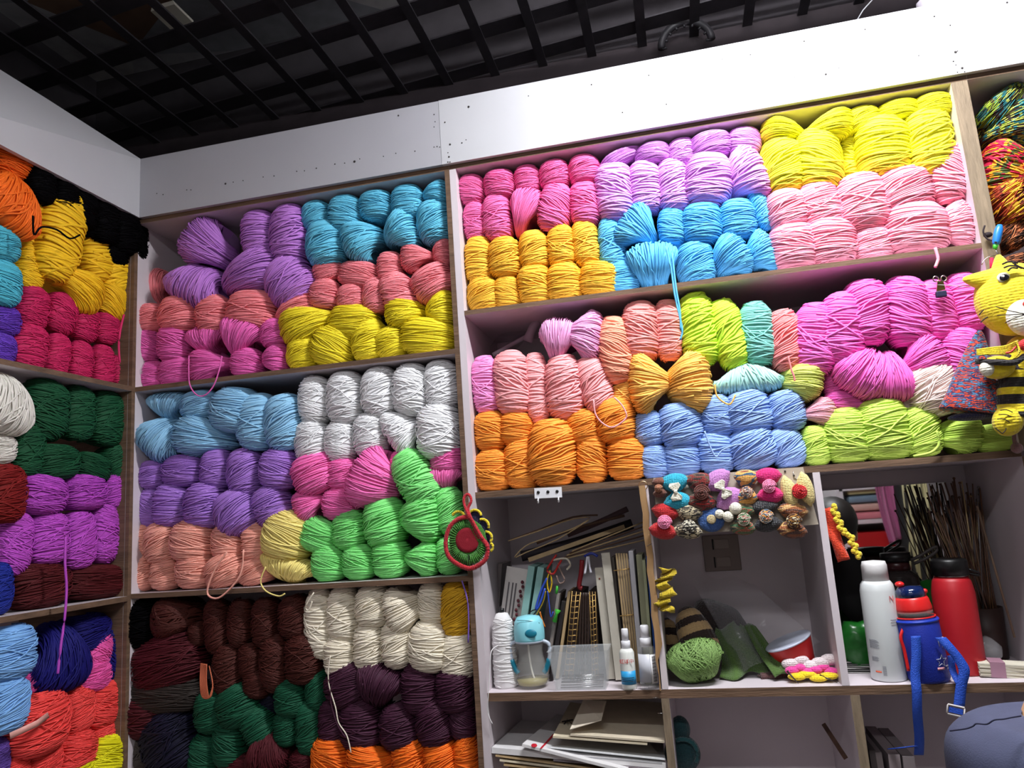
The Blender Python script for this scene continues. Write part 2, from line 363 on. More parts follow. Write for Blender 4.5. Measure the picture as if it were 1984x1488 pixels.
STR = [skein_mesh('yarn_straight', 10 + i, 0, 44 + i % 3, .0305, 22, [-.12, .0, .1, .2, -.05, .06, .28, -.25][i]) for i in range(8)]
FAN = [skein_mesh('yarn_fan', 40 + i, [.5, .58, .65, .42][i], 44, .028, 22, [.0, .1, -.1, .05][i]) for i in range(4)]
FINE = [skein_mesh('yarn_fine', 60 + i, 0, 54, .024, 30, [-.1, .1, .2][i], 1.6) for i in range(3)]
FINEF = [skein_mesh('yarn_fine_fan', 70 + i, .5, 54, .024, 30, .0, 1.6) for i in range(2)]
BALL = skein_mesh('yarn_messy', 90, .35, 30, .05, 60, .1, 3.5)

def yarnmat(name, rgb, ramp=None, var=.3, rough=.7):
    g = sum(rgb) / 3; kq = .26 * min(1, max(0, (g - 70) / 60)); kq *= .3 if g > 165 else 1; kq *= .25 if (rgb[0] > 215 and rgb[2] < 100) else 1; rgb = tuple(min(250, v + (246 - v) * kq) for v in rgb)
    k = 'yarn_' + name
    if k in MATS: return MATS[k]
    m = bpy.data.materials.new(k); m.use_nodes = True; nt = m.node_tree; b = nt.nodes['Principled BSDF']
    b.inputs['Roughness'].default_value = rough; b.inputs['Sheen Weight'].default_value = .15; b.inputs['Specular IOR Level'].default_value = .35
    b.inputs['Sheen Tint'].default_value = (*lin(rgb), 1)
    if sum(rgb) < 60: b.inputs['Specular IOR Level'].default_value = .05; b.inputs['Sheen Weight'].default_value = .02
    at = nt.nodes.new('ShaderNodeAttribute'); at.attribute_name = 'tone'
    r = nt.nodes.new('ShaderNodeMapRange'); r.inputs[3].default_value = 1 - var; r.inputs[4].default_value = 1 + var * .35
    nt.links.new(at.outputs['Fac'], r.inputs[0])
    mx = nt.nodes.new('ShaderNodeMix'); mx.data_type = 'RGBA'; mx.blend_type = 'MULTIPLY'; mx.inputs[0].default_value = 1
    nt.links.new(r.outputs[0], mx.inputs[7]); mx.inputs[6].default_value = (*lin(rgb), 1)
    tc = nt.nodes.new('ShaderNodeTexCoord')
    if ramp:
        nz = nt.nodes.new('ShaderNodeTexNoise'); nz.inputs['Scale'].default_value = 1.1; nz.inputs['Detail'].default_value = 1
        ad = nt.nodes.new('ShaderNodeVectorMath'); ad.operation = 'MULTIPLY_ADD'; ad.inputs[1].default_value = (1.2, 1, .6)
        nt.links.new(tc.outputs['Object'], ad.inputs[0]); nt.links.new(at.outputs['Fac'], ad.inputs[2]); nt.links.new(ad.outputs[0], nz.inputs[0])
        cr = nt.nodes.new('ShaderNodeValToRGB'); cr.color_ramp.interpolation = 'CONSTANT'
        while len(cr.color_ramp.elements) < len(ramp): cr.color_ramp.elements.new(.5)
        for i, c in enumerate(ramp):
            cr.color_ramp.elements[i].position = 0 if i == 0 else .32 + .36 * (i - .5) / (len(ramp) - 1); cr.color_ramp.elements[i].color = (*lin(c), 1)
        nt.links.new(nz.outputs[0], cr.inputs[0]); nt.links.new(cr.outputs[0], mx.inputs[6])
    nt.links.new(mx.outputs[2], b.inputs['Base Color'])
    MATS[k] = m; return m

LV_L = [1.8127, 1.2732, .72]; LV_R = [1.9043, 1.4622, 1.0152, .56]; LV_W = [1.8130, 1.2690, .72]
SK = []   # (object, matrix, material) for hanging on loose tails
ORD = ['first', 'second', 'third', 'fourth', 'fifth', 'sixth', 'seventh', 'eighth', 'ninth', 'tenth']
def skein(box, kind, rot, m, label, group, wall='b', dy=0., fine=False, idx=0, lift=True):
    x0, y0, x1, y1 = box; cx, cy = (x0 + x1) / 2, (y0 + y1) / 2
    bd = .052
    if wall == 'b': c = P(cx, cy, .055 + dy)
    else: c = PX(cx, cy, -.055 - dy)
    v = c - CAM; hd = math.hypot(v.x, v.y)
    th = math.atan2(v.x, v.y) if wall == 'b' else math.atan2(v.y, -v.x)
    el = math.atan2(v.z, hd)
    hw = S(x1 - x0, c) / 2; hh = S(y1 - y0, c) / 2
    bd = max(.03, min(.06, min(hw, hh) * 1.15)) if wall == 'b' else max(.02, min(.05, hw * .8))
    a = math.sqrt(max(hw * hw - (bd * .8 * math.sin(th)) ** 2, (.6 * hw) ** 2)) / max(.35, math.cos(th))
    cc = math.sqrt(max(hh * hh - (bd * .7 * math.sin(el)) ** 2, (.6 * hh) ** 2)) / math.cos(el)
    a *= 1.07 if wall == 'b' else .92; cc *= 1.07 if wall == 'b' else (.92 if 'black' not in label else 1.15)
    lv = LV_W if wall == 'w' else (LV_L if c.x < .905 else LV_R)
    for z in lv:
        bot = c.z - cc
        if -.05 < bot - z < .03 and c.z > z + .01 and lift:
            top = c.z + cc; c.z = (top + z + .001) / 2; cc = (top - z - .001) / 2; break
    for z in lv + [ZT]:                                   # do not poke up through a board
        zt = z - .0145 if not (wall == 'w' and 'black' in label and z == ZT) else z + .004
        if c.z < z and c.z + cc > zt: bot = c.z - cc; c.z = (bot + zt) / 2; cc = (zt - bot) / 2
    if wall == 'w' and 'black' in label and 'upper row' in label: bot = c.z - cc; c.z = (bot + ZT + .012) / 2; cc = (ZT + .012 - bot) / 2
    base = {'s': 0, 'r': 0, 'l': 180, 'd': 90, 'u': -90, 'm': 0}[kind]
    if kind in 'ud': sx, sz = cc, a
    else: sx, sz = a, cc
    if kind == 's': me = (FINE if fine else STR)[idx % (3 if fine else 8)]
    elif kind == 'm': me = BALL
    else: me = (FINEF if fine else FAN)[idx % (2 if fine else 4)]
    rz = 0 if wall == 'b' else 90
    if kind == 's' and idx % 2: base = 180
    M3 = Matrix.Rotation(R_(rz), 4, 'Z') @ Matrix.Rotation(R_(base + rot + random.uniform(-3, 3)), 4, 'Y')
    o = bpy.data.objects.new('yarn_skein', me); C.objects.link(o)
    o.location = c; o.rotation_euler = M3.to_euler(); o.scale = (sx, bd, sz)
    o.material_slots[0].link = 'OBJECT'; o.material_slots[0].material = m
    tag(o, label, 'yarn', group)
    SK.append((o, Matrix.Translation(c) @ M3 @ Matrix.Diagonal((sx, bd, sz, 1)), m)); return o

ZM = {'Z1': (240, 300, 2.834), 'Z2': (220, 680, 2.7556), 'Z3': (200, 1080, 2.6105), 'Z4': (0, 240, 2.86), 'Z5': (0, 700, 1.8867),
      'R1': (860, 200, 3.006), 'R2': (1440, 120, 3.382), 'R3': (890, 560, 2.875), 'R4': (1480, 500, 3.5437)}
# frame, colour words, rgb, where, wall, fine, rows
PK = [
('Z1', 'orchid purple', (182, 112, 205), 'top left shelf by the dark corner', 'b', 0, [
  ('upper', 'aaa', [(340,365,600,635,'r',40), (665,300,840,560,'s',0), (820,290,1020,600,'s',0)]),
  ('lower', 'aaa', [(255,600,560,830,'u',30), (530,545,860,780,'l',-15), (800,575,1045,830,'s',-30)])]),
('Z1', 'turquoise', (92, 190, 222), 'top shelf left of the post', 'b', 0, [
  ('upper', '', [(990,195,1140,420,'s',0), (1140,170,1320,430,'s',0), (1305,140,1480,365,'s',0), (1480,105,1650,350,'s',0), (1630,85,1790,290,'l',0)]),
  ('lower', '', [(1020,385,1225,620,'s',0), (1215,355,1430,590,'r',-20), (1420,315,1620,550,'l',-20), (1620,270,1800,490,'s',0)])]),
('Z1', 'salmon pink', (242, 130, 140), 'left shelf under the turquoise stack', 'b', 0, [
  ('upper', '', [(1050,580,1200,700,'s',-20), (1190,595,1400,730,'s',10), (1400,545,1530,700,'s',0), (1530,490,1710,640,'r',0), (1690,465,1800,620,'l',0)]),
  ('lower', '', [(1030,695,1190,850,'s',0), (1180,720,1330,860,'s',0), (1320,685,1450,870,'s',0), (1430,655,1600,890,'s',-20), (1590,620,1810,800,'s',-25)])]),
('Z1', 'coral pink', (248, 134, 142), 'left shelf under the purple stack', 'b', 0, [
  ('row', '', [(90,640,260,860,'d',0,.04), (80,830,230,980,'s',0), (220,790,420,980,'s',0), (415,785,590,985,'s',0), (590,760,840,960,'s',10), (820,780,1060,940,'l',-20)])]),
('Z1', 'orchid pink', (232, 92, 178), 'left shelf under the coral row', 'b', 0, [
  ('upper', '', [(75,955,200,1140,'s',0), (205,940,370,1140,'s',0), (360,950,560,1105,'d',0), (540,895,770,1130,'d',20), (765,910,910,1060,'s',0)]),
  ('lower', '', [(100,1140,230,1260,'s',0), (210,1120,375,1250,'s',0), (380,1065,610,1240,'r',0), (605,1070,760,1215,'s',0), (755,1045,910,1200,'l',0)])]),
('Z1', 'lemon yellow', (240, 220, 40), 'left shelf under the salmon stack', 'b', 0, [
  ('upper', '', [(880,820,1170,1030,'r',-10), (1140,835,1390,1010,'s',10), (1265,915,1440,1130,'s',0), (1450,770,1660,960,'r',0), (1650,750,1815,965,'l',0)]),
  ('lower', '', [(910,1015,1070,1180,'s',0), (1050,955,1265,1155,'s',15), (1390,955,1555,1125,'s',-25), (1535,910,1815,1110,'s',10)])]),
('Z2', 'light blue', (140, 196, 232), 'second shelf above the violet stack', 'b', 0, [
  ('upper', '', [(200,225,400,370,'d',0), (380,220,560,365,'s',0), (540,205,770,430,'s',10), (680,245,870,520,'s',0), (825,245,1020,530,'s',0)]),
  ('lower', '', [(165,330,375,585,'r',-50), (350,350,640,570,'r',15)])]),
('Z2', 'fluffy white', (240, 240, 242), 'second shelf left of the post', 'b', 1, [
  ('upper', '', [(1000,145,1160,390,'s',0), (1150,105,1335,385,'s',0), (1335,85,1520,350,'s',0), (1500,70,1690,340,'s',0), (1670,50,1840,310,'s',0)]),
  ('lower', '', [(980,380,1150,590,'s',0), (1140,380,1300,590,'s',0), (1290,340,1460,560,'s',0), (1460,290,1640,555,'r',-30), (1630,290,1850,575,'s',0)])]),
('Z2', 'violet', (142, 78, 196), 'second shelf under the blue stack', 'b', 0, [
  ('upper', '', [(155,590,290,735,'s',0), (280,560,475,720,'s',0), (480,535,625,730,'s',0), (625,530,795,770,'s',0), (800,530,985,735,'s',0)]),
  ('lower', '', [(150,735,260,935,'s',0), (235,715,410,930,'s',0), (400,710,600,940,'s',0), (565,745,790,975,'s',-25), (760,725,945,930,'s',-25)])]),
('Z2', 'pale peach', (246, 168, 148), 'second shelf under the violet stack', 'b', 0, [
  ('upper', '', [(110,915,220,1080,'s',0), (185,920,355,1130,'s',0), (335,910,545,1120,'s',0), (540,930,700,1110,'s',0), (700,920,840,1120,'s',0)]),
  ('lower', '', [(95,1100,215,1300,'s',0), (215,1105,360,1295,'s',0), (355,1075,540,1290,'s',0), (510,1085,720,1285,'s',-20), (680,1110,850,1270,'s',-10)])]),
('Z2', 'pale yellow', (246, 226, 128), 'between the peach and green stacks', 'b', 0, [
  ('upper', '', [(820,860,1060,1110,'s',10)]), ('lower', '', [(785,1095,1090,1260,'d',20)])]),
('Z2', 'candy pink', (250, 108, 186), 'second shelf under the white stack', 'b', 0, [
  ('upper', '', [(975,550,1200,760,'s',-20), (1150,575,1310,740,'s',0), (1275,525,1530,850,'r',25,-.015), (1480,540,1570,690,'s',0), (1700,500,1860,650,'s',0)]),
  ('lower', '', [(975,730,1150,900,'r',-20), (1130,735,1310,895,'s',0), (1660,615,1860,755,'d',0)])]),
('Z2', 'bright green', (98, 226, 92), 'second shelf left of the post', 'b', 0, [
  ('upper', '', [(1015,900,1210,1070,'s',20), (1180,855,1350,1055,'s',0), (1350,790,1555,1040,'s',0), (1520,530,1715,830,'s',-25,-.012), (1510,745,1760,1020,'l',0), (1720,735,1865,965,'s',0)]),
  ('lower', '', [(1075,1040,1245,1230,'s',0), (1235,1040,1405,1225,'s',0), (1395,1010,1570,1210,'s',0), (1545,1015,1740,1200,'l',10), (1730,1000,1865,1190,'s',0)])]),
('Z3', 'cream white', (240, 230, 208), 'lower shelf left of the post', 'b', 0, [
  ('upper', '', [(1030,165,1170,490,'s',0), (1140,140,1290,410,'s',0), (1285,120,1450,340,'s',0), (1430,105,1620,370,'r',-20), (1600,95,1730,330,'s',0)]),
  ('lower', '', [(1130,395,1280,590,'s',0), (1275,335,1425,565,'s',0), (1415,330,1570,545,'s',0), (1555,330,1755,560,'s',0), (1715,385,1870,605,'s',0)])]),
('Z3', 'mustard yellow', (222, 168, 22), 'lower left shelf, single, right of the cream stack', 'b', 0, [('row', '', [(1715,100,1860,390,'s',0)])]),
('Z3', 'dark plum', (66, 26, 50), 'lower shelf under the cream stack', 'b', 0, [
  ('upper', '', [(1140,545,1360,735,'s',-30), (1280,540,1520,760,'d',20), (1520,540,1700,770,'s',0), (1690,560,1870,770,'s',0)]),
  ('lower', '', [(1100,730,1240,930,'s',0), (1210,720,1410,950,'s',0), (1410,745,1600,950,'s',0), (1590,720,1770,935,'s',0), (1760,720,1880,910,'s',0)])]),
('Z3', 'vivid orange', (250, 112, 14), 'bottom photo edge left of the post', 'b', 0, [
  ('row', '', [(1070,905,1260,1130,'s',0), (1250,905,1480,1130,'r',10), (1470,905,1640,1130,'s',0), (1630,920,1790,1130,'s',0), (1760,880,1890,1130,'l',0)])]),
('Z3', 'rust brown', (72, 26, 18), 'dark shelf beside the cream stack', 'b', 1, [
  ('upper', '', [(275,205,480,400,'m',0), (520,225,640,470,'s',0), (640,220,755,440,'s',0), (760,215,890,440,'s',0), (900,200,1050,400,'s',0)]),
  ('lower', '', [(440,330,530,440,'s',0), (570,450,710,680,'s',0), (690,440,810,600,'s',0), (805,400,950,660,'s',0), (930,390,1110,620,'s',0), (720,570,850,700,'s',0)])]),
('Z3', 'dark crimson', (78, 12, 24), 'dark lower shelf near the corner', 'b', 1, [
  ('upper', '', [(170,400,490,650,'s',-15)]), ('lower', '', [(75,690,320,890,'s',10), (590,1000,790,1120,'s',0), (740,850,950,1080,'u',0), (950,980,1080,1120,'s',0)])]),
('Z3', 'grey brown', (56, 48, 44), 'dark corner under the black skein', 'b', 1, [
  ('upper', '', [(110,430,250,660,'m',0)]), ('lower', '', [(110,600,480,770,'s',0)])]),
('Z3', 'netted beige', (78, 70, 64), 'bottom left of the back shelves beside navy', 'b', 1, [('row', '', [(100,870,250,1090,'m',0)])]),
('Z3', 'navy blue', (14, 12, 40), 'bottom of the dark lower left shelf', 'b', 1, [('row', '', [(220,790,480,1080,'s',-15), (780,660,900,790,'s',0,.03)])]),
('Z3', 'black', (5, 4, 6), 'dark lower left shelf next to the corner', 'b', 1, [('row', '', [(60,195,300,450,'s',0)])]),
('Z3', 'dark green', (14, 82, 56), 'lower shelf under the rust stack', 'b', 0, [
  ('upper', '', [(480,680,640,870,'s',0), (590,650,790,840,'s',-25), (880,620,1030,790,'s',0), (1030,570,1130,760,'s',0)]),
  ('lower', '', [(450,900,590,1080,'s',0), (570,830,720,1040,'s',0), (720,760,870,950,'s',-30), (870,780,990,940,'s',0), (985,740,1110,980,'s',0)])]),
('Z4', 'strong orange', (250, 104, 8), 'top left wall shelf by the edge', 'w', 1, [
  ('upper', '', [(-90,80,170,310,'s',15)]), ('lower', '', [(-150,230,230,610,'u',20,-.03)])]),
('Z4', 'black', (5, 4, 6), 'top of the left wall shelf', 'w', 1, [
  ('upper', '', [(150,205,300,420,'s',0), (280,205,440,480,'s',0), (390,290,540,560,'s',0), (500,350,660,640,'s',0), (600,420,770,700,'s',0), (700,480,815,760,'s',0)]),
  ('lower', '', [(220,400,420,560,'s',0,.02), (390,460,570,620,'s',0,.02), (550,580,710,780,'s',0,.02), (680,620,815,790,'s',0,.02)])]),
('Z4', 'golden yellow', (250, 196, 12), 'left wall under the black stack', 'w', 0, [
  ('upper', '', [(100,530,250,700,'s',0), (200,540,445,860,'s',10,-.02), (440,600,620,850,'s',0), (540,785,715,960,'s',0), (700,750,835,950,'l',0)]),
  ('lower', '', [(90,680,240,910,'s',10), (250,790,550,1005,'l',20,-.01), (530,900,700,1075,'s',20), (640,940,810,1150,'r',0)])]),
('Z4', 'deep crimson pink', (196, 8, 76), 'left wall under the golden stack', 'w', 1, [
  ('upper', '', [(75,890,260,1150,'s',10), (250,930,415,1180,'s',10), (390,1000,540,1220,'s',10), (520,1040,650,1230,'s',10), (640,1130,745,1290,'s',0)]),
  ('lower', '', [(50,1100,250,1350,'s',10), (240,1155,380,1380,'s',10), (375,1200,510,1400,'s',0), (500,1220,630,1430,'s',0), (615,1275,730,1440,'s',0)])]),
('Z4', 'cyan blue', (24, 166, 196), 'left wall shelf at the photo edge', 'w', 0, [('upper', '', [(-100,570,95,770,'s',0,-.02)]), ('lower', '', [(-100,750,100,1020,'s',0,-.02)])]),
('Z4', 'deep violet', (84, 34, 176), 'left wall shelf at the photo edge', 'w', 1, [('upper', '', [(-100,1000,100,1180,'s',0)]), ('lower', '', [(-100,1150,75,1320,'s',0)])]),
('Z5', 'off white', (228, 224, 214), 'left wall middle shelf by photo edge', 'w', 1, [('upper', '', [(-110,20,115,275,'u',10,-.02)]), ('lower', '', [(-90,260,45,385,'s',0)])]),
('Z5', 'forest green', (10, 76, 44), 'left wall middle shelf', 'w', 1, [
  ('upper', '', [(85,60,240,300,'s',0), (220,75,340,300,'s',0), (320,75,450,320,'s',0), (425,105,502,300,'s',0)]),
  ('lower', '', [(35,200,155,430,'s',0), (110,300,275,440,'s',0), (265,335,395,445,'s',10), (375,290,490,450,'s',-20)])]),
('Z5', 'dark red', (122, 12, 10), 'left wall middle shelf by photo edge', 'w', 1, [('row', '', [(-80,370,85,600,'s',0,-.01)])]),
('Z5', 'magenta purple', (168, 24, 178), 'left wall under the green stack', 'w', 1, [
  ('upper', '', [(50,410,230,570,'s',0), (220,410,380,550,'s',0), (365,405,470,545,'s',0)]),
  ('lower', '', [(0,540,110,790,'s',0), (95,545,240,750,'s',0), (220,540,345,765,'s',0), (325,515,430,745,'s',0), (400,520,497,705,'s',0)])]),
('Z5', 'maroon', (84, 14, 20), 'bottom of the left wall middle shelf', 'w', 1, [('row', '', [(20,735,240,945,'s',0,.01), (225,740,480,900,'s',0,.01)])]),
('Z5', 'cobalt blue', (20, 40, 140), 'left wall middle shelf by photo edge', 'w', 1, [('row', '', [(-80,730,35,960,'s',0,-.01)])]),
('Z5', 'cornflower blue', (88, 158, 232), 'bottom left corner of the photo', 'w', 0, [('upper', '', [(-60,960,118,1170,'s',0,-.02)]), ('lower', '', [(-60,1150,95,1360,'s',0,-.02)])]),
('Z5', 'royal navy blue', (12, 9, 104), 'left wall bottom shelf', 'w', 1, [('row', '', [(95,940,320,1220,'u',0), (225,920,390,1080,'s',0,.02), (330,960,455,1190,'s',20,.01)])]),
('Z5', 'neon pink', (248, 44, 158), 'left wall bottom shelf between blue and coral', 'w', 1, [('row', '', [(75,1120,145,1215,'s',0), (275,1090,400,1210,'s',10), (300,985,400,1160,'s',15)])]),
('Z5', 'neon coral', (246, 66, 62), 'left wall under the navy yarn', 'w', 1, [
  ('upper', '', [(30,1205,240,1440,'s',0,-.01), (230,1180,340,1360,'s',0), (310,1160,435,1340,'s',0)]),
  ('lower', '', [(15,1430,105,1520,'s',0), (90,1400,220,1520,'s',0), (205,1350,345,1500,'s',0), (330,1300,435,1460,'s',0)])]),
('Z5', 'acid yellow', (240, 232, 10), 'left wall, very bottom of the photo', 'w', 1, [('row', '', [(200,1450,330,1530,'s',0), (295,1355,483,1520,'s',10)])]),
('Z5', 'purple blue', (84, 50, 150), 'very bottom left corner of the photo', 'w', 1, [('row', '', [(-40,1375,28,1530,'s',0)])]),
('R1', 'hot pink', (242, 66, 150), 'top shelf right of the post', 'b', 0, [
  ('upper', '', [(90,365,240,590,'s',0), (240,335,415,560,'s',0), (415,310,560,525,'s',0), (560,285,730,505,'s',0), (730,265,905,480,'s',0)]),
  ('lower', '', [(120,590,250,800,'s',0), (230,550,395,800,'s',0), (380,510,560,775,'d',20), (560,490,745,750,'s',10), (740,475,910,720,'s',0)])]),
('R1', 'amber yellow', (255, 190, 50), 'top shelf under the hot pink stack', 'b', 0, [
  ('upper', '', [(130,795,285,1050,'s',0), (265,800,450,1025,'s',0), (445,760,615,980,'s',0), (605,725,770,960,'s',0), (750,695,905,955,'s',0)]),
  ('lower', '', [(145,1030,330,1205,'s',0), (300,1020,450,1195,'s',0), (440,955,630,1180,'s',0), (605,950,810,1160,'s',0), (790,940,1025,1140,'s',15)])]),
('R1', 'lilac', (222, 150, 232), 'top shelf above the sky blue stack', 'b', 0, [
  ('upper', '', [(905,190,1180,370,'r',-20), (1120,165,1310,365,'s',0), (1300,135,1465,370,'s',0), (1430,105,1665,335,'s',0), (1650,90,1830,310,'s',0)]),
  ('lower', '', [(890,370,1105,690,'s',0), (1080,360,1270,640,'s',0), (1245,350,1430,640,'s',0), (1400,320,1670,610,'s',15), (1630,265,1865,600,'l',-20)])]),
('R1', 'sky blue', (84, 182, 236), 'top shelf under the lilac stack', 'b', 0, [
  ('upper', '', [(905,680,1050,980,'s',0), (1020,605,1255,890,'r',40), (1255,625,1410,830,'s',0), (1395,600,1615,830,'s',0), (1610,580,1810,800,'s',0), (1795,500,1895,745,'s',-15)]),
  ('lower', '', [(920,930,1130,1080,'s',10), (1060,830,1370,1100,'d',0), (1310,800,1425,960,'s',0,.02), (1365,825,1570,1060,'s',0), (1550,780,1775,1045,'l',-30), (1755,745,1925,1010,'l',-20)])]),
('R2', 'neon yellow', (246, 242, 58), 'top shelf at the right end', 'b', 0, [
  ('upper', '', [(115,270,410,560,'r',20), (355,240,690,540,'l',-10), (650,205,870,470,'s',-10), (865,175,1115,405,'s',0), (1090,140,1340,390,'s',0)]),
  ('lower', '', [(120,530,385,870,'s',0), (345,475,625,860,'s',0), (640,460,800,790,'s',0,.03), (750,395,1070,770,'s',0), (1060,335,1340,770,'s',0)])]),
('R2', 'baby pink', (255, 160, 184), 'top shelf under the neon stack', 'b', 0, [
  ('upper', '', [(155,860,415,1120,'s',0), (365,810,625,1110,'s',-10), (605,765,930,1120,'s',0), (870,720,1210,1000,'s',0), (1200,540,1435,930,'s',0)]),
  ('lower', '', [(180,1080,475,1370,'s',0), (400,1045,720,1340,'s',0), (715,1095,960,1310,'s',0), (920,945,1310,1265,'s',10), (1240,925,1480,1220,'l',0)])]),
('R3', 'pale lilac pink', (240, 164, 216), 'second shelf beside the rolled plastic', 'b', 0, [('row', '', [(450,175,655,425,'d',10), (580,130,800,400,'l',10)])]),
('R3', 'coral orange', (255, 138, 100), 'second right shelf left of the salmon pair', 'b', 0, [('row', '', [(785,170,975,520,'s',0)])]),
('R3', 'soft salmon', (246, 152, 148), 'second right shelf left of the lime pair', 'b', 0, [('row', '', [(915,85,1115,395,'s',0), (1090,75,1240,390,'s',0)])]),
('R3', 'lime yellow', (206, 244, 56), 'second shelf under the blue loose strand', 'b', 0, [('row', '', [(1235,40,1430,420,'s',0), (1410,70,1590,440,'s',-10)])]),
('R3', 'teal', (84, 188, 172), 'second right shelf, single, right of the lime pair', 'b', 0, [('row', '', [(1565,85,1750,420,'s',0)])]),
('R3', 'pale mint', (168, 222, 212), 'second right shelf, single, under the teal skein', 'b', 0, [('row', '', [(1425,400,1785,585,'u',0)])]),
('R3', 'coral rose', (252, 132, 134), 'second right shelf, single, right of the teal skein', 'b', 0, [('row', '', [(1720,130,1900,450,'s',0)])]),
('R3', 'pale olive lime', (216, 226, 110), 'second right shelf, single, under the coral rose skein', 'b', 0, [('row', '', [(1785,405,2010,620,'l',10)])]),
('R3', 'blush pink', (250, 164, 168), 'second right shelf above the orange stack', 'b', 0, [
  ('row', '', [(200,360,400,705,'s',0), (370,370,500,735,'s',0), (485,385,690,725,'s',0), (670,385,845,690,'s',-10)])]),
('R3', 'bright orchid pink', (250, 142, 208), 'second right shelf, single, beside the central post', 'b', 0, [('row', '', [(75,385,225,690,'s',0)])]),
('R3', 'honey gold', (252, 190, 90), 'second right shelf above the periwinkle stack', 'b', 0, [('row', '', [(845,480,1010,710,'s',20,.02), (955,360,1190,690,'r',0,-.01), (1150,360,1395,695,'l',0,-.01)])]),
('R3', 'tangerine orange', (255, 152, 46), 'second shelf right of the post', 'b', 0, [
  ('upper', '', [(90,690,270,900,'s',0), (230,690,410,870,'s',10), (600,680,780,870,'s',0), (765,620,980,860,'s',0)]),
  ('lower', '', [(90,900,290,1120,'s',0), (255,840,450,1110,'s',0), (390,740,650,1090,'s',10,-.01), (440,960,665,1100,'d',0), (655,810,825,1105,'s',0), (830,840,1040,1075,'s',0)])]),
('R3', 'periwinkle blue', (146, 180, 240), 'second shelf under the gold skeins', 'b', 0, [
  ('upper', '', [(980,690,1140,875,'s',0), (1120,645,1350,885,'s',0), (1345,600,1530,820,'s',0), (1480,575,1730,810,'s',-10), (1720,575,1915,790,'s',0)]),
  ('lower', '', [(1010,875,1170,1060,'s',0), (1145,860,1340,1045,'s',0), (1335,805,1530,1040,'s',0), (1505,780,1755,1030,'s',-20), (1730,775,1915,1015,'s',-15)])]),
('R4', 'magenta pink', (242, 100, 196), 'shelf left of the crocheted tiger', 'b', 0, [
  ('upper', '', [(210,330,490,790,'s',10), (365,265,680,730,'s',12), (540,175,840,600,'s',10), (830,155,1120,600,'s',0), (1060,170,1290,560,'s',0), (1270,120,1490,500,'s',0)]),
  ('lower', '', [(410,790,540,960,'s',0,.02), (430,920,700,1060,'s',10,.01), (505,595,870,950,'u',40,-.01), (740,630,1010,980,'u',0,-.01), (900,555,1220,850,'l',-30), (1225,500,1490,830,'s',0)])]),
('R4', 'blush cream', (246, 222, 214), 'second right shelf right of the magenta stack', 'b', 1, [('row', '', [(730,940,1100,1070,'s',0,.02), (990,740,1325,1080,'s',-15)])]),
('R4', 'rose and white', (242, 170, 186), 'second right shelf, single, between periwinkle and lime stacks', 'b', 0, [('row', '', [(240,970,480,1165,'l',0)])]),
('R4', 'lime green', (186, 226, 54), 'right end of the second right shelf', 'b', 0, [
  ('row', '', [(265,1160,455,1435,'s',0), (420,1045,710,1415,'s',0), (635,985,980,1385,'s',0), (935,1030,1190,1370,'s',0), (1170,1080,1460,1345,'l',0), (1450,1150,1700,1320,'s',0)])]),
]
VAR = [('R2', 'green and brown variegated', [(26, 84, 78), (150, 172, 50), (60, 38, 30), (40, 120, 130), (190, 196, 90), (54, 40, 30)], 'top of the far right bay', [(1480,60,1880,370,'r',-40), (1560,290,1880,570,'l',-10)]),
       ('R2', 'red orange and green variegated', [(200, 22, 66), (206, 24, 70), (250, 160, 30), (70, 90, 40), (190, 18, 60), (255, 196, 60)], 'far right bay, middle', [(1560,545,1900,930,'r',20)]),
       ('R2', 'rust and gold variegated', [(96, 30, 16), (150, 50, 16), (230, 170, 40), (90, 26, 14)], 'far right bay under the red one', [(1610,800,1900,1060,'s',-20,.01)]),
       ('R2', 'brown and copper striped', [(70, 38, 26), (196, 120, 78), (50, 28, 20), (180, 100, 60)], 'far right bay by the blue hook handle', [(1650,1030,1900,1250,'s',-20), (1670,1230,1900,1420,'s',-10)])]
idx = 0
for (fr, col, rgb, where, wall, fine, rows) in PK:
    ox, oy, s = ZM[fr]; m = yarnmat(col.replace(' ', '_'), rgb, var=.05 if col == 'fluffy white' else .2)
    tot = sum(len(r[2]) for r in rows)
    for (rn, _, lst) in rows:
        for i, e in enumerate(lst):
            bx = (ox + e[0] / s, oy + e[1] / s, ox + e[2] / s, oy + e[3] / s)
            if tot == 1: lb = '%s yarn skein, %s' % (col, where)
            elif len(lst) == 1: lb = '%s yarn skein, the %s one, %s' % (col, {'upper': 'upper', 'lower': 'lower', 'row': 'only'}[rn], where)
            elif rn == 'row': lb = '%s yarn skein, %s from left, %s' % (col, ORD[i], where)
            else: lb = '%s yarn skein, %s row, %s from left, %s' % (col, rn, ORD[i], where)
            skein(bx, e[4], e[5], m, lb, '%s yarn skeins' % col, wall, (e[6] if len(e) > 6 else 0) - (.035 if col == 'black' and wall == 'w' else 0), fine, idx); idx += 1
for (fr, col, ramp, where, lst) in VAR:
    ox, oy, s = ZM[fr]; m = yarnmat(col.replace(' ', '_'), ramp[0], ramp)
    for i, e in enumerate(lst):
        lb = '%s yarn skein, %s%s' % (col, (['upper one, ', 'lower one, '][i] if len(lst) > 1 else ''), where)
        skein((ox + e[0] / s, oy + e[1] / s, ox + e[2] / s, oy + e[3] / s), e[4], e[5], m, lb, 'variegated yarn skeins in the far right bay', 'b', e[6] if len(e) > 6 else .03, 1, idx); idx += 1

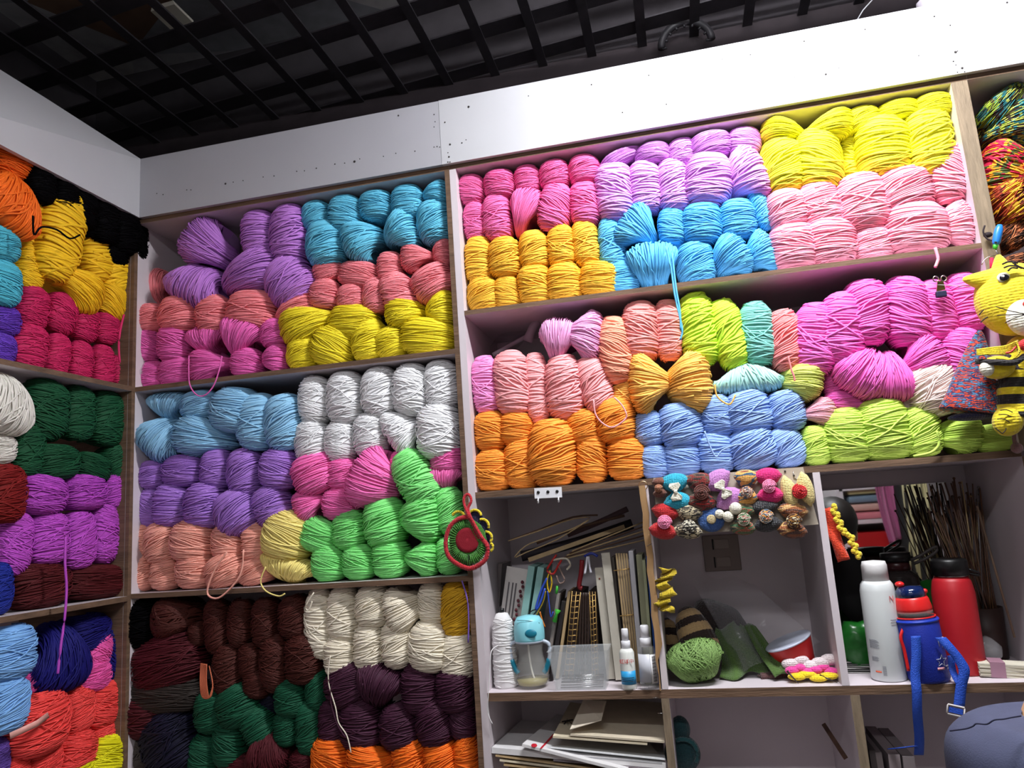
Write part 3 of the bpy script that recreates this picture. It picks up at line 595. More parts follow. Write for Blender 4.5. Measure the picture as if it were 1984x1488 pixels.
def smooth(pts, n=4):
    pts = [Vector(p) for p in pts]; out = []
    for i in range(len(pts) - 1):
        p0 = pts[max(i - 1, 0)]; p1 = pts[i]; p2 = pts[i + 1]; p3 = pts[min(i + 2, len(pts) - 1)]
        for k in range(n):
            t = k / n; out.append(.5 * ((2 * p1) + (p2 - p0) * t + (2 * p0 - 5 * p1 + 4 * p2 - p3) * t * t + (3 * p1 - p0 - 3 * p2 + p3) * t ** 3))
    out.append(pts[-1]); return out
def tail(pts, Y=-.012, r=.0018, wall='b', m=None, near=0):
    """loose end of yarn: a part of the skein it hangs from (nearest to its point number near)"""
    w3 = [P(a, b_, Y) if wall == 'b' else PX(a, b_, -Y) for a, b_ in pts]
    o, M, mm = min(SK, key=lambda t: (Vector(t[0].location) - w3[near]).length)
    mb = MB().tube(smooth(w3), r, 6); inv = M.inverted(); mb.v = [inv @ Vector(v) for v in mb.v]
    t = bpy.data.objects.new('yarn_tail', mb.mesh('yarn_tail', [m or mm])); C.objects.link(t); t.parent = o
tail([(366, 690), (366, 735), (372, 755), (385, 767), (400, 764), (415, 745), (425, 715), (430, 690)], -.02)
tail([(1290, 478), (1300, 520), (1307, 570), (1316, 610), (1322, 640), (1318, 658)], -.05, .0022)
tail([(1302, 490), (1310, 560), (1317, 600), (1319, 640)], -.05, .0022)
tail([(1812, 480), (1817, 498), (1817, 505), (1812, 518)], -.012, .0035)
tail([(240, 610), (233, 640), (230, 670), (232, 702)], -.06, .0028, 'w')
tail([(127, 1040), (126, 1090), (129, 1140), (125, 1200), (118, 1250), (112, 1305)], -.05, .0028, 'w')
tail([(440, 1070), (418, 1100), (402, 1140), (408, 1157), (430, 1155), (465, 1115), (472, 1065)], -.015, .0024)
tail([(515, 1098), (505, 1125), (515, 1145), (540, 1155), (552, 1150)], -.015, .0018)
tail([(608, 1148), (592, 1175), (598, 1182), (605, 1165)], -.012, .0016, m=yarnmat('cream_white', (240, 230, 208)))
tail([(640, 1270), (636, 1300), (638, 1330), (650, 1370), (656, 1400), (672, 1425), (680, 1458)], -.02, .0014)
tail([(636, 1318), (650, 1312), (665, 1300), (650, 1310), (640, 1350), (652, 1400), (670, 1430)], -.022, .0013)
tail([(1150, 775), (1153, 800), (1165, 818), (1185, 828), (1205, 818), (1214, 805), (1205, 785), (1190, 770)], -.015, .002)
tail([(1385, 745), (1388, 765), (1400, 778), (1415, 783), (1425, 765)], -.012, .002)
tail([(1527, 690), (1533, 715), (1538, 728), (1540, 738)], -.012, .0022)
tail([(1815, 835), (1820, 855), (1815, 868), (1800, 878), (1770, 884)], -.012, .003)
tail([(895, 1125), (905, 1160), (908, 1200), (907, 1245)], -.012, .0018, m=yarnmat('thin_purple', (96, 60, 170)))
tail([(1365, 835), (1378, 870), (1388, 885), (1400, 872), (1425, 862), (1440, 862)], -.01, .002)
tail([(64, 418), (66, 455), (80, 440), (110, 445), (135, 462), (155, 455)], -.07, .0022, 'w', m=yarnmat('black', (13, 12, 15)))
mb = MB()
for i in range(7):
    a = i * .5; mb.tube(smooth([P(398, 1285, -.005) + Vector((.004 * i - .012, -.002 * i, 0)), P(388 + 2 * i, 1320, -.02), P(392 + 2 * i, 1350, -.02), P(408, 1350 - i, -.02), P(412, 1325, -.015), P(405, 1290, -.005)]), .0016, 5)
mb.build('yarn_loop', yarnmat('rust_loop', (186, 78, 40)), label='hanging loop of rust orange yarn in the dark lower left shelf', cat='yarn')

# ================================================================== small bays
ZC = 1.0152
def on(px, Y, z=ZC + .0004):
    """point on the shelf board at depth Y under image column px"""
    p = P(px, 1320, Y); return Vector((p.x, Y, z))
def text(body, size, m, M, parent, ext=.0002, name='lettering'):
    cu = bpy.data.curves.new(name, 'FONT'); cu.body = body; cu.size = size; cu.extrude = ext; cu.align_x = 'CENTER'; cu.align_y = 'CENTER'
    cu.materials.append(m); o = bpy.data.objects.new(name, cu); C.objects.link(o)
    if parent is not None:
        o.parent = parent
        M = Matrix.Translation(-parent.location) @ M if parent.type == 'EMPTY' else M
    o.matrix_local = M; bpy.context.view_layer.update()
    me = bpy.data.meshes.new_from_object(o); q = bpy.data.objects.new(name, me); C.objects.link(q); q.parent = parent; q.matrix_local = M
    bpy.data.objects.remove(o); q.name = name; return q
FACE = Matrix.Rotation(math.pi / 2, 4, 'X')          # text facing -y
ink = mat('ink_black', (30, 28, 30), .6); inkr = mat('ink_red', (190, 40, 34), .6); inkw = mat('ink_white', (225, 225, 228), .6)

# ---- bay one: thread cone
c = on(981, .058)
th = yarnmat('white_thread', (226, 224, 224), var=.2)
e = empty('thread_cone', c, 'tall white cone of thread with pinched waist beside the baby bottle', 'thread')
mb = MB(); H = .172
prof = [(.0, 0), (.026, 0), (.0275, .004), (.0275, .06), (.026, .085), (.027, .095), (.0255, .12), (.022, .150), (.014, .168), (0, .172)]
mb.lathe([(r * 1.0, z * .97) for r, z in prof], 28, M=Matrix.Translation(c)); mb.t = [.35] * len(mb.v)
rnd = random.Random(3)
def pr(z):
    for (r0, z0), (r1, z1) in zip(prof, prof[1:]):
        if z0 <= z <= z1 and z1 > z0: return r0 + (r1 - r0) * (z - z0) / (z1 - z0)
    return .01
for i in range(70):
    z0 = rnd.uniform(.004, .155); sl = rnd.uniform(-.012, .012); a0 = rnd.uniform(0, 6.3); n = 14; ln = rnd.uniform(2, 4)
    pts = []
    for j in range(n):
        a = a0 + ln * j / (n - 1); z = min(.163, max(.003, z0 + sl * math.sin(ln * j / (n - 1)))); r = pr(z / 1.0) + .0006
        pts.append(c + Vector((r * math.cos(a), r * math.sin(a), z * .97)))
    mb.tube(pts, .0011, 4, 0, rnd.uniform(.4, 1))
mb.build('thread', th, e)
MB().lathe([(.0, 0), (.006, 0), (.006, .010), (0, .011)], 12, M=Matrix.Translation(c + Vector((0, 0, .1645)))).build('core', black, e)
MB().tube(smooth([P(966, 1250, .03), P(952, 1262, .0), P(949, 1300, -.006), P(946, 1345, -.012), P(945, 1375, -.01), P(948, 1390, -.01), P(954, 1402, -.01)]), .0011, 6).build('loose_end', th, e)

# ---- baby bottle
glass = mat('clear_plastic', (226, 226, 222), .06, alpha=.11)
aqua = mat('aqua_plastic', (136, 208, 220), .35); teal = mat('teal_plastic', (20, 118, 142), .35); greyh = mat('grey_handle', (176, 186, 200), .35)
c = on(1032, .05); k = S(1, c)
e = empty('baby_bottle', c, 'clear sippy bottle with aqua lid and grey handles between thread cone and tray', 'bottle')
Mc = Matrix.Translation(c)
MB().lathe([(0, .0), (24 * k, 0), (31 * k, 5 * k), (33.5 * k, 20 * k), (31 * k, 38 * k), (25 * k, 56 * k), (24.5 * k, 68 * k), (28 * k, 84 * k), (27 * k, 90 * k), (25.5 * k, 84 * k), (22.5 * k, 68 * k), (23 * k, 56 * k), (29 * k, 38 * k), (31.5 * k, 20 * k), (29 * k, 6 * k), (0, 3 * k)], 36, M=Mc).build('bottle_body', glass, e)
MB().lathe([(0, 3.4 * k), (28 * k, 6.4 * k), (30.5 * k, 16 * k), (0, 16.2 * k)], 32, M=Mc).build('liquid', mat('pale_juice', (190, 178, 116), .1, alpha=.6), e)
MB().lathe([(0, 86 * k), (29 * k, 85 * k), (30 * k, 90 * k), (30 * k, 106 * k), (28 * k, 122 * k), (22 * k, 131 * k), (8 * k, 134 * k), (0, 134 * k)], 36, M=Mc).build('lid', aqua, e)
MB().lathe([(0, 83 * k), (28.5 * k, 83 * k), (30 * k, 86 * k), (28 * k, 89 * k), (0, 89 * k)], 36, M=Mc).build('collar', greyh, e)
MB().ell(c + Vector((9 * k, -29.0 * k, 103 * k)), (12 * k, 3 * k, 8 * k)).build('button', teal, e)
MB().tube(smooth([c + Vector((-18 * k, -24 * k, 128 * k)), c + Vector((4 * k, -27 * k, 127 * k)), c + Vector((25 * k, -14 * k, 120 * k))]), .0006, 5).build('hinge_line', mat('dark_teal', (26, 66, 76), .5), e)
MB().tube(smooth([c + Vector((-4 * k, 0, 92 * k)), c + Vector((-3 * k, 0, 60 * k)), c + Vector((0, 0, 30 * k)), c + Vector((6 * k, 0, 8 * k))]), .0022, 8).build('straw', mat('straw', (225, 222, 215), .4), e)
for sgn in (-1, 1):
    pts = smooth([c + Vector((sgn * x * k, -6 * k, z * k)) for x, z in ((26, 86), (38, 80), (39, 66), (36, 48), (30, 34), (25, 27))])
    h = MB(); h.tube(pts, [3.6 * k if i < len(pts) * .55 else 4.6 * k for i in range(len(pts))], 10); h.build('handle', greyh, e)
    MB().tube([p + Vector((0, -1.0 * k, 0)) for p in pts[11:]], 4.9 * k, 10).build('grip', teal, e)

# ---- plastic tray with needles
p0 = on(1128, .035); k = S(1, p0)
e = empty('plastic_tray', p0, 'small frosted plastic tray holding steel needles at the shelf front', 'tray')
frost = mat('frosted_plastic', (214, 218, 220), .3, alpha=.2)
def trayring(w, d, z): return [Vector(p0) + Vector((sx * w, sy * d, z)) for sx, sy in ((-1, -1), (1, -1), (1, 1), (-1, 1))]
rings = [trayring(48 * k, .030, 0), trayring(57 * k, .038, 72 * k), trayring(59.5 * k, .0405, 73 * k), trayring(59.5 * k, .0405, 71 * k), trayring(58.2 * k, .039, 70.8 * k)]
inner = [trayring(56 * k, .037, 71 * k), trayring(46.5 * k, .0285, 1.4 * k)]
vs = [v for r in (rings[:3] + inner) for v in r]; fs = []
for i in range(4):
    for j in range(4): fs.append((i * 4 + j, i * 4 + (j + 1) % 4, (i + 1) * 4 + (j + 1) % 4, (i + 1) * 4 + j))
fs += [(3, 2, 1, 0), (16, 17, 18, 19)]
mb = MB(); mb.add(vs, fs); mb.build('tray_body', frost, e)
for i in range(7):
    z = p0.z + .004 + .0032 * i; y = p0.y - .018 + .005 * i
    MB().tube([(p0.x - 40 * k, y, z + .001 * (i % 3)), (p0.x + 42 * k, y + .002, z + .0006 * ((i * 2) % 3))], .0012, 6).build('knitting_needle', steel, label='thin steel knitting needle lying in the frosted plastic tray, %s from front' % ORD[i], cat='knitting needle', group='steel needles in the tray')

# ---- two little spray bottles
def spray(px, hpx, wpx, body, label, Y=.055, labelled=True):
    c = on(px, Y); k = S(1, c)
    e = empty('spray_bottle', c, label, 'spray bottle'); M = Matrix.Translation(c); w_ = wpx / 2 * k; h = hpx * k
    MB().lathe([(0, 0), (w_ * .9, 0), (w_, .03 * h), (w_, .60 * h), (w_ * .85, .65 * h), (w_ * .5, .68 * h), (0, .68 * h)], 32, M=M).build('bottle_body', body, e)
    MB().lathe([(0, .66 * h), (w_ * .62, .66 * h), (w_ * .62, .79 * h), (w_ * .5, .80 * h), (0, .80 * h)], 28, M=M).build('collar', mat('white_plastic', (222, 222, 226), .35), e)
    MB().lathe([(0, .79 * h), (w_ * .48, .79 * h), (w_ * .46, .985 * h), (w_ * .38, h), (0, h)], 28, M=M).build('cap', mat('white_plastic', (222, 222, 226), .35), e)
    return e, c, k, w_, h
def curved_label(e, c, r, z0, z1, a0, a1, m, name='label'):
    rows = []
    for z in (z0, z1): rows.append([(c.x + r * math.sin(a0 + (a1 - a0) * i / 14), c.y - r * math.cos(a0 + (a1 - a0) * i / 14), c.z + z) for i in range(15)])
    return MB().sheet(rows, -.0002).build(name, m, e)
e, c, k, w_, h = spray(1219, 112, 29, mat('milky_plastic', (220, 222, 216), .3), 'small white spray bottle with red lettering and blue label', .012)
curved_label(e, c, w_ + .0004, .09 * h, .31 * h, -1.25, 1.25, mat('label_blue', (44, 150, 205), .4))
for i in range(3): curved_label(e, c, w_ + .0008, (.14 + .03 * i) * h, (.148 + .03 * i) * h, -1, .6 + .1 * i, ink, 'print_line')
text('虹ぼ中', .0105, inkr, Matrix.Translation(c + Vector((0, -w_ - .0008, .47 * h))) @ FACE, e)
e, c, k, w_, h = spray(1258, 118, 36, glass, 'clear spray bottle with a white barcode label and white pump', .012)
curved_label(e, c, w_ + .0004, .12 * h, .56 * h, -1.1, .35, mat('label_grey', (196, 198, 206), .4))
curved_label(e, c, w_ + .0006, .10 * h, .55 * h, .36, 1.25, mat('label_white', (228, 228, 230), .4))
for i in range(22):
    z = .13 + .018 * i; curved_label(e, c, w_ + .0010, z * h, (z + .006 + .004 * (i % 3 == 0)) * h, .55, 1.0, ink, 'barcode_bar')

# ---- books, boards and needle packs leaning in bay one
def book(pb, pt, wpx, Y, depth, m, name, label, cat, group=None, off=0, pages=None, fy=None, extra=None):
    a = P(pb[0], pb[1], Y); b = P(pt[0], pt[1], Y + off)
    z = max(a.z, ZC + .004); a.z = z
    L = (b - a).length; M = frame(a, b); w_ = S(wpx, a) / 2
    mb = MB(); mb.box((-w_, 0, 0), (w_, depth, L), 0, M=M)
    o = mb.build(name, m if isinstance(m, list) else [m], None, loc=a, label=label, cat=cat, group=group, bevel=.0006)
    return o, M, w_, L
pap = lambda n, c: mat('paper_' + n, c, .7, noise=.06, nscale=30)
book((955, 1315), (969, 1092), 8, .16, .1, pap('g1', (120, 112, 112)), 'booklet', 'thin grey booklet standing at the far left of the small bay', 'booklet')
o, M, w_, L = book((975, 1318), (1003, 1100), 44, .12, .004, pap('w1', (196, 190, 186)), 'booklet', 'white booklet with grey stripes standing behind the thread cone', 'booklet')
for q in (-.5, -.2, .05):
    mb = MB(); mb.box((q * w_ * 1.2 - .0018, -.0006, L * .2), (q * w_ * 1.2 + .0018, .0002, L * .86)); mb.build('stripe', mat('stripe_grey', (90, 84, 86), .6), o).matrix_local = Matrix.Translation(-Vector(o.location)) @ M
mb = MB()
for i in range(15):
    p = P(1012 - i * 2.0 + 3 * (i % 2), 1128 + i * 9, .11); mb.ell(p, (.0042, .004, .0045), n=8, m=6)
mb.build('crochet_edging', knit('maroon_knit', (84, 14, 30)), label='scalloped maroon crochet edging hanging beside the teal books', cat='crochet edging')
tealb = mat('teal_cover', (136, 178, 172), .6)
book((1008, 1240), (1030, 1097), 13, .10, .12, tealb, 'book', 'teal book leaning left, the left one of two', 'book')
book((1026, 1240), (1048, 1099), 13, .10, .12, tealb, 'book', 'teal book leaning left, the right one of two', 'book')
woodn = mat('bamboo', (178, 152, 112), .6, noise=.12, nscale=50, stretch=(1, 1, .2)); woodd = mat('dark_wood', (88, 62, 48), .6, noise=.2, nscale=50, stretch=(1, 1, .2))
book((1058, 1310), (1082, 1150), 6, .09, .10, pap('g2', (130, 122, 118)), 'book', 'thin grey book leaning behind the baby bottle', 'book')
book((1068, 1325), (1092, 1165), 8, .10, .12, mat('dark_cover', (34, 28, 30), .5), 'book', 'dark book leaning next to the thin grey one', 'book')
book((1080, 1325), (1103, 1146), 6, .11, .10, woodn, 'wooden_board', 'thin pale wooden board leaning left of the spiral pads', 'board')
def spiral(px0, py0, px1, py1, wpx, label, m, mc):
    a = P(px0, py0, .10); a.z = max(a.z, ZC + .002); b = P(px1, py1, .10); M = frame(a, b); L = (b - a).length; w_ = S(wpx, a) / 2
    e = empty('spiral_pad', a, label, 'notepad')
    MB().box((-w_, .008, 0), (w_, .13, L), 0, M=M).build('pages', mc, e)
    mb = MB(); n = 15
    for i in range(n):
        z = L * (i + .7) / (n + .4)
        mb.tube([M @ Vector((w_ * .8 * math.cos(t), .004 - .006 * math.sin(t), z + .0015 * math.sin(t * 2))) for t in [j * .45 - .3 for j in range(9)]], .0011, 5)
    for s_ in (-.75, 0, .75): mb.tube([M @ Vector((w_ * s_, -.003, .004)), M @ Vector((w_ * s_, -.003, L))], .0008, 5)
    mb.build('spiral_wire', m, e)
gold = mat('gold_wire', (186, 150, 88), .35, metal=.7)
spiral(1102, 1330, 1117, 1146, 22, 'spiral bound pad with gold wire, left of the dark ridged sticks', gold, mat('dark_cover2', (52, 36, 28), .6))
spiral(1155, 1330, 1148, 1146, 15, 'spiral bound pad with gold wire, right of the dark ridged sticks', gold, mat('dark_cover2', (52, 36, 28), .6))
for i in range(4):
    mb = MB(); a = P(1121 + 6.5 * i, 1330, .10); a.z = max(a.z, ZC); b = P(1126 + 4.6 * i, 1148, .10)
    n = 26; pts = [a + (b - a) * (j / n) for j in range(n + 1)]
    mb.tube(pts, [.0028 + .0006 * (j % 2) for j in range(n + 1)], 8)
    mb.build('wooden_stick', [mat('dark_stick', (44, 30, 24), .5)], label='dark ridged stick between the gold spiral pads, %s from left' % ORD[i], cat='stick', group='dark ridged sticks')
o, M, w_, L = book((1184, 1318), (1160, 1100), 16, .09, .012, pap('cr1', (190, 184, 170)), 'board', 'pale cream board with a brown dot, left of the taller one', 'board')
mb = MB(); mb.lathe([(.0022, 0), (.0022, .0006)], 12, M=M @ Matrix.Translation((-.001, 0, L * .9)) @ Matrix.Rotation(math.pi / 2, 4, 'X')); d = mb.build('dot', mat('brown_dot', (120, 60, 44), .6), o); d.matrix_local = Matrix.Translation(-Vector(o.location))
book((1202, 1325), (1173, 1071), 17, .08, .012, pap('cr2', (196, 190, 176)), 'board', 'tall pale cream board standing between dotted board and bamboo bundle', 'board')
book((1212, 1330), (1186, 1080), 7, .10, .1, mat('taupe', (92, 84, 76), .6), 'book', 'narrow taupe book left of the bamboo needle bundle', 'book')
e = empty('needle_bundle', on(1232, .07), 'bundle of flat bamboo needles bound with two ties, upright beside the books', 'needle bundle')
for i in range(5):
    a = P(1221 + 4.6 * i, 1325, .07); a.z = ZC + .001; b = P(1194 + 4.9 * i, 1072, .07)
    MB().box((-.0021, 0, 0), (.0021, .006, (b - a).length), M=frame(a, b)).build('bamboo_needle', woodn, e)
for (u, v) in ((1205, 1104), (1217, 1192)):
    p = P(u, v, .066); MB().tube(smooth([p + Vector((-.019, .002, -.001)), p + Vector((-.006, -.003, 0)), p + Vector((.008, -.003, .001)), p + Vector((.019, .001, .002))]), .0012, 6).build('wire_tie', gold, e)
book((1245, 1325), (1222, 1068), 9, .035, .10, pap('g3', (150, 148, 152)), 'book', 'grey book standing right of the bamboo needle bundle', 'book')
book((1258, 1325), (1238, 1075), 12, .035, .10, pap('ol', (122, 122, 96)), 'book', 'olive green book with spine lettering near the divider', 'book')
book((1266, 1325), (1247, 1085), 6, .035, .10, pap('ol2', (160, 164, 130)), 'book', 'pale olive booklet squeezed between olive and blue books', 'book')
book((1275, 1325), (1254, 1078), 6, .035, .10, mat('blue_cover', (28, 70, 140), .5), 'book', 'thin dark blue book standing against the divider', 'book')
# packs lying slanted on top
def slat(a, b, wpx, th, m, name, label, group=None, Ya=.14, Yb=.2, cat='needle'):
    A = P(*a, Ya); B = P(*b, Yb); L = (B - A).length; M = frame(A, B)
    MB().box((-S(wpx, A) / 2, 0, 0), (S(wpx, A) / 2, th, L), M=M).build(name, m, None, loc=A, label=label, cat=cat, group=group)
slat((1024, 1085), (1210, 1020), 8, .016, woodn, 'wooden_ruler', 'pale wooden ruler lying slanted on top of the books', cat='ruler')
def loopneedle(pts, label, Y=.13, r=.0016, m=woodn): MB().tube(smooth([P(a, b_, Y) for a, b_ in pts], 3), r, 6).build('needle_loop', m, label=label, cat='knitting needle')
loopneedle([(985, 1048), (1040, 1030), (1100, 1008), (1143, 1003), (1110, 1024), (1050, 1045), (1018, 1058), (997, 1080), (1020, 1070), (1080, 1045), (1140, 1008)], 'long wooden needle loop, topmost on the slanted pile')
loopneedle([(990, 1046), (1050, 1024), (1110, 1002), (1158, 998)], 'dark thin needle lying above the wooden loop', .15, .0026, woodd)
loopneedle([(1040, 1052), (1120, 1022), (1210, 999)], 'dark wooden needle crossing the slanted pile', .17, .004, woodd)
loopneedle([(1100, 1036), (1160, 1012), (1216, 986)], 'thick purple brown needle at the top right of the pile', .2, .008, mat('mauve_wood', (84, 62, 66), .7))
for i in range(5):
    A = P(1088 + 5 * i, 1084 - 4 * i, .12); B = P(1250, 1046 - 9 * i, .17)
    MB().tube([A, B], .0019, 6).build('knitting_needle', woodn if i % 2 == 0 else woodd, label='slim wooden needle in the slanted bundle under the ruler, %s from bottom' % ORD[i], cat='knitting needle', group='slim needles under the ruler')
MB().tube(smooth([P(1010, 1078, .19), P(1120, 1050, .22), P(1225, 1015, .24)]), .013, 8).build('dark_pouch', mat('pouch', (38, 30, 36), .8, noise=.2), label='dark pouch lying behind the slanted needles', cat='pouch')
# coloured circular-needle cables and threads
def cord(name, pts, col, r, label, Y=.085, cat='cord'): return MB().tube(smooth([P(a, b_, Y) for a, b_ in pts]), r, 6).build(name, mat('cord_%d_%d_%d' % col, col, .4), label=label, cat=cat)
cord('cord', [(1078, 1075), (1068, 1090), (1060, 1105), (1072, 1112), (1082, 1095), (1088, 1085)], (176, 34, 30), .0028, 'tangled red cord above the yellow loop')
cord('cord', [(1066, 1105), (1060, 1125), (1064, 1148), (1069, 1130), (1066, 1108)], (210, 172, 30), .0018, 'bright yellow cord loop hanging over the books')
cord('cord', [(1060, 1120), (1048, 1145), (1038, 1180), (1046, 1170), (1056, 1140)], (44, 74, 176), .0028, 'blue cord hanging left of the yellow loop')
cord('cord', [(1061, 1145), (1064, 1170), (1067, 1195), (1072, 1185)], (50, 78, 180), .0016, 'thin blue cord hanging right of the yellow loop')
cord('cord', [(1057, 1145), (1053, 1165), (1040, 1190), (1030, 1205)], (150, 126, 36), .0016, 'mustard cord running down towards the baby bottle')
cord('cord', [(1046, 1185), (1050, 1200), (1056, 1215)], (200, 110, 30), .002, 'short orange cord above the baby bottle lid')
cord('cord', [(1020, 1200), (1028, 1185), (1040, 1182), (1030, 1196), (1018, 1210)], (26, 24, 26), .0016, 'thin black cord curling above the aqua lid')
cord('cord', [(1080, 1090), (1088, 1110), (1094, 1125), (1084, 1130), (1078, 1115)], (120, 98, 90), .002, 'brown grey cord beside the red tangle')
cord('cord', [(1072, 1085), (1096, 1082), (1105, 1094), (1098, 1104)], (196, 186, 168), .0026, 'cream cord curled over the dark books')
cord('ribbon', [(1128, 1085), (1126, 1110), (1122, 1135), (1128, 1140)], (130, 26, 34), .006, 'dark red ribbon hanging above the ridged sticks', .1, 'ribbon')
cord('tassel', [(1138, 1078), (1136, 1095), (1133, 1112)], (214, 212, 222), .0028, 'white tassel hanging above the ridged sticks, left strand', .08, 'tassel')
cord('tassel', [(1140, 1078), (1142, 1095), (1145, 1110)], (210, 208, 220), .0028, 'white tassel hanging above the ridged sticks, right strand', .082, 'tassel')
cord('cord', [(1132, 1078), (1146, 1072), (1158, 1078)], (34, 50, 140), .0035, 'short dark blue cord behind the white tassel')
MB().lathe([(0, 0), (.006, .002), (.003, .02), (.0075, .03), (0, .031)], 12, M=frame(P(1074, 1206, .08), P(1080, 1185, .08))).build('needle_stopper', mat('green_plastic', (60, 172, 50), .4), label='bright green plastic needle stopper among the leaning books', cat='needle stopper')
MB().tube([P(1078, 1150, .09), P(1080, 1135, .09)], .0032, 8).build('needle_stopper', mat('green_plastic', (60, 172, 50)), label='small green plug hanging above the dark books', cat='needle stopper')

# ---- hook plate and ring on the shelf edge
hp = P(1062, 955, -.001)
e = empty('hook_rack', hp, 'white three hole hook plate screwed to the shelf edge', 'hooks')
kk = S(1, hp); M = Matrix.Translation(hp) @ Matrix.Rotation(R_(1.5), 4, 'Y')
MB().box((-27 * kk, -.0012, -10 * kk), (27 * kk, 0, 10 * kk), M=M).build('plate', mat('white_plastic', (222, 222, 226)), e, bevel=.0008)
for dx in (-19, 0, 18):
    MB().lathe([(3 * kk, 0), (3 * kk, .0014), (1.5 * kk, .0016)], 12, M=M @ Matrix.Translation((dx * kk, -.0012, 2 * kk)) @ Matrix.Rotation(math.pi / 2, 4, 'X')).build('screw', black, e)
for dx in (-20, 20):
    MB().tube(smooth([M @ Vector((dx * kk, -.001, -9 * kk)), M @ Vector((dx * kk, -.003, -16 * kk)), M @ Vector((dx * kk + .001, -.008, -18 * kk)), M @ Vector((dx * kk + .001, -.011, -13 * kk))]), .0018, 8).build('hook', mat('white_plastic', (222, 222, 226)), e)
rp = P(1246, 941, -.006)
MB().tube([rp + Vector((math.cos(a) * .0095, -.001, math.sin(a) * .0095)) for a in [i * math.pi / 12 for i in range(24)]], .0012, 8, closed=True).build('metal_ring', mat('brass', (200, 176, 140), .3, metal=1), label='small metal ring hung at the top of the brown post', cat='ring')
# staples on posts
for i, (u, v) in enumerate(((1258, 1056), (1270, 1350), (1280, 1380))):
    p = P(u, v, -.0125 if i == 0 else -.001); MB().tube([p + Vector((-.006, 0, -.002)), p + Vector((.006, -.0004, .003 if i == 0 else -.002))], .0006, 5).build('staple', steel, label=['silver staple in the brown post beside the red bow', 'staple under the lower shelf edge by the divider', 'staple in the lower divider beside the envelopes'][i], cat='staple')

# ================================================================== bay two
# board with hair bows
tl, tr, br_, bl = P(1266, 926, -.008), P(1556, 905, -.008), P(1586, 1016, -.008), P(1275, 1040, -.008)
e = empty('display_board', (tl + br_) / 2, 'pale board hung in front of the middle bay, full of knitted hair bows', 'display board')
mb = MB(); vs = [tl, tr, br_, bl] + [p + Vector((0, .006, 0)) for p in (tl, tr, br_, bl)]
mb.add(vs, [(0, 1, 2, 3)[::-1], (4, 5, 6, 7), (0, 4, 5, 1)[::-1], (1, 5, 6, 2)[::-1], (2, 6, 7, 3)[::-1], (3, 7, 4, 0)[::-1]])
mb.build('board', mat('board_pale', (176, 164, 148), .7, noise=.08, nscale=12), e)
for (u, v) in ((1521, 913), (1331, 928), (1538, 921), (1515, 975)):
    p = P(u, v, -.009); MB().lathe([(.0022, 0), (.0018, .001)], 10, M=Matrix.Translation(p) @ Matrix.Rotation(math.pi / 2, 4, 'X')).build('nail', nail, e)
mb = MB(); mb.tube([P(1536, 913, -.009), P(1538, 926, -.009), P(1544, 928, -.009), P(1547, 921, -.009), P(1557, 919, -.009)], .0008, 5); mb.build('clip_wire', steel, e)
MIXC = [(60, 90, 120), (200, 120, 50), (230, 215, 200), (120, 40, 40), (40, 90, 90)]
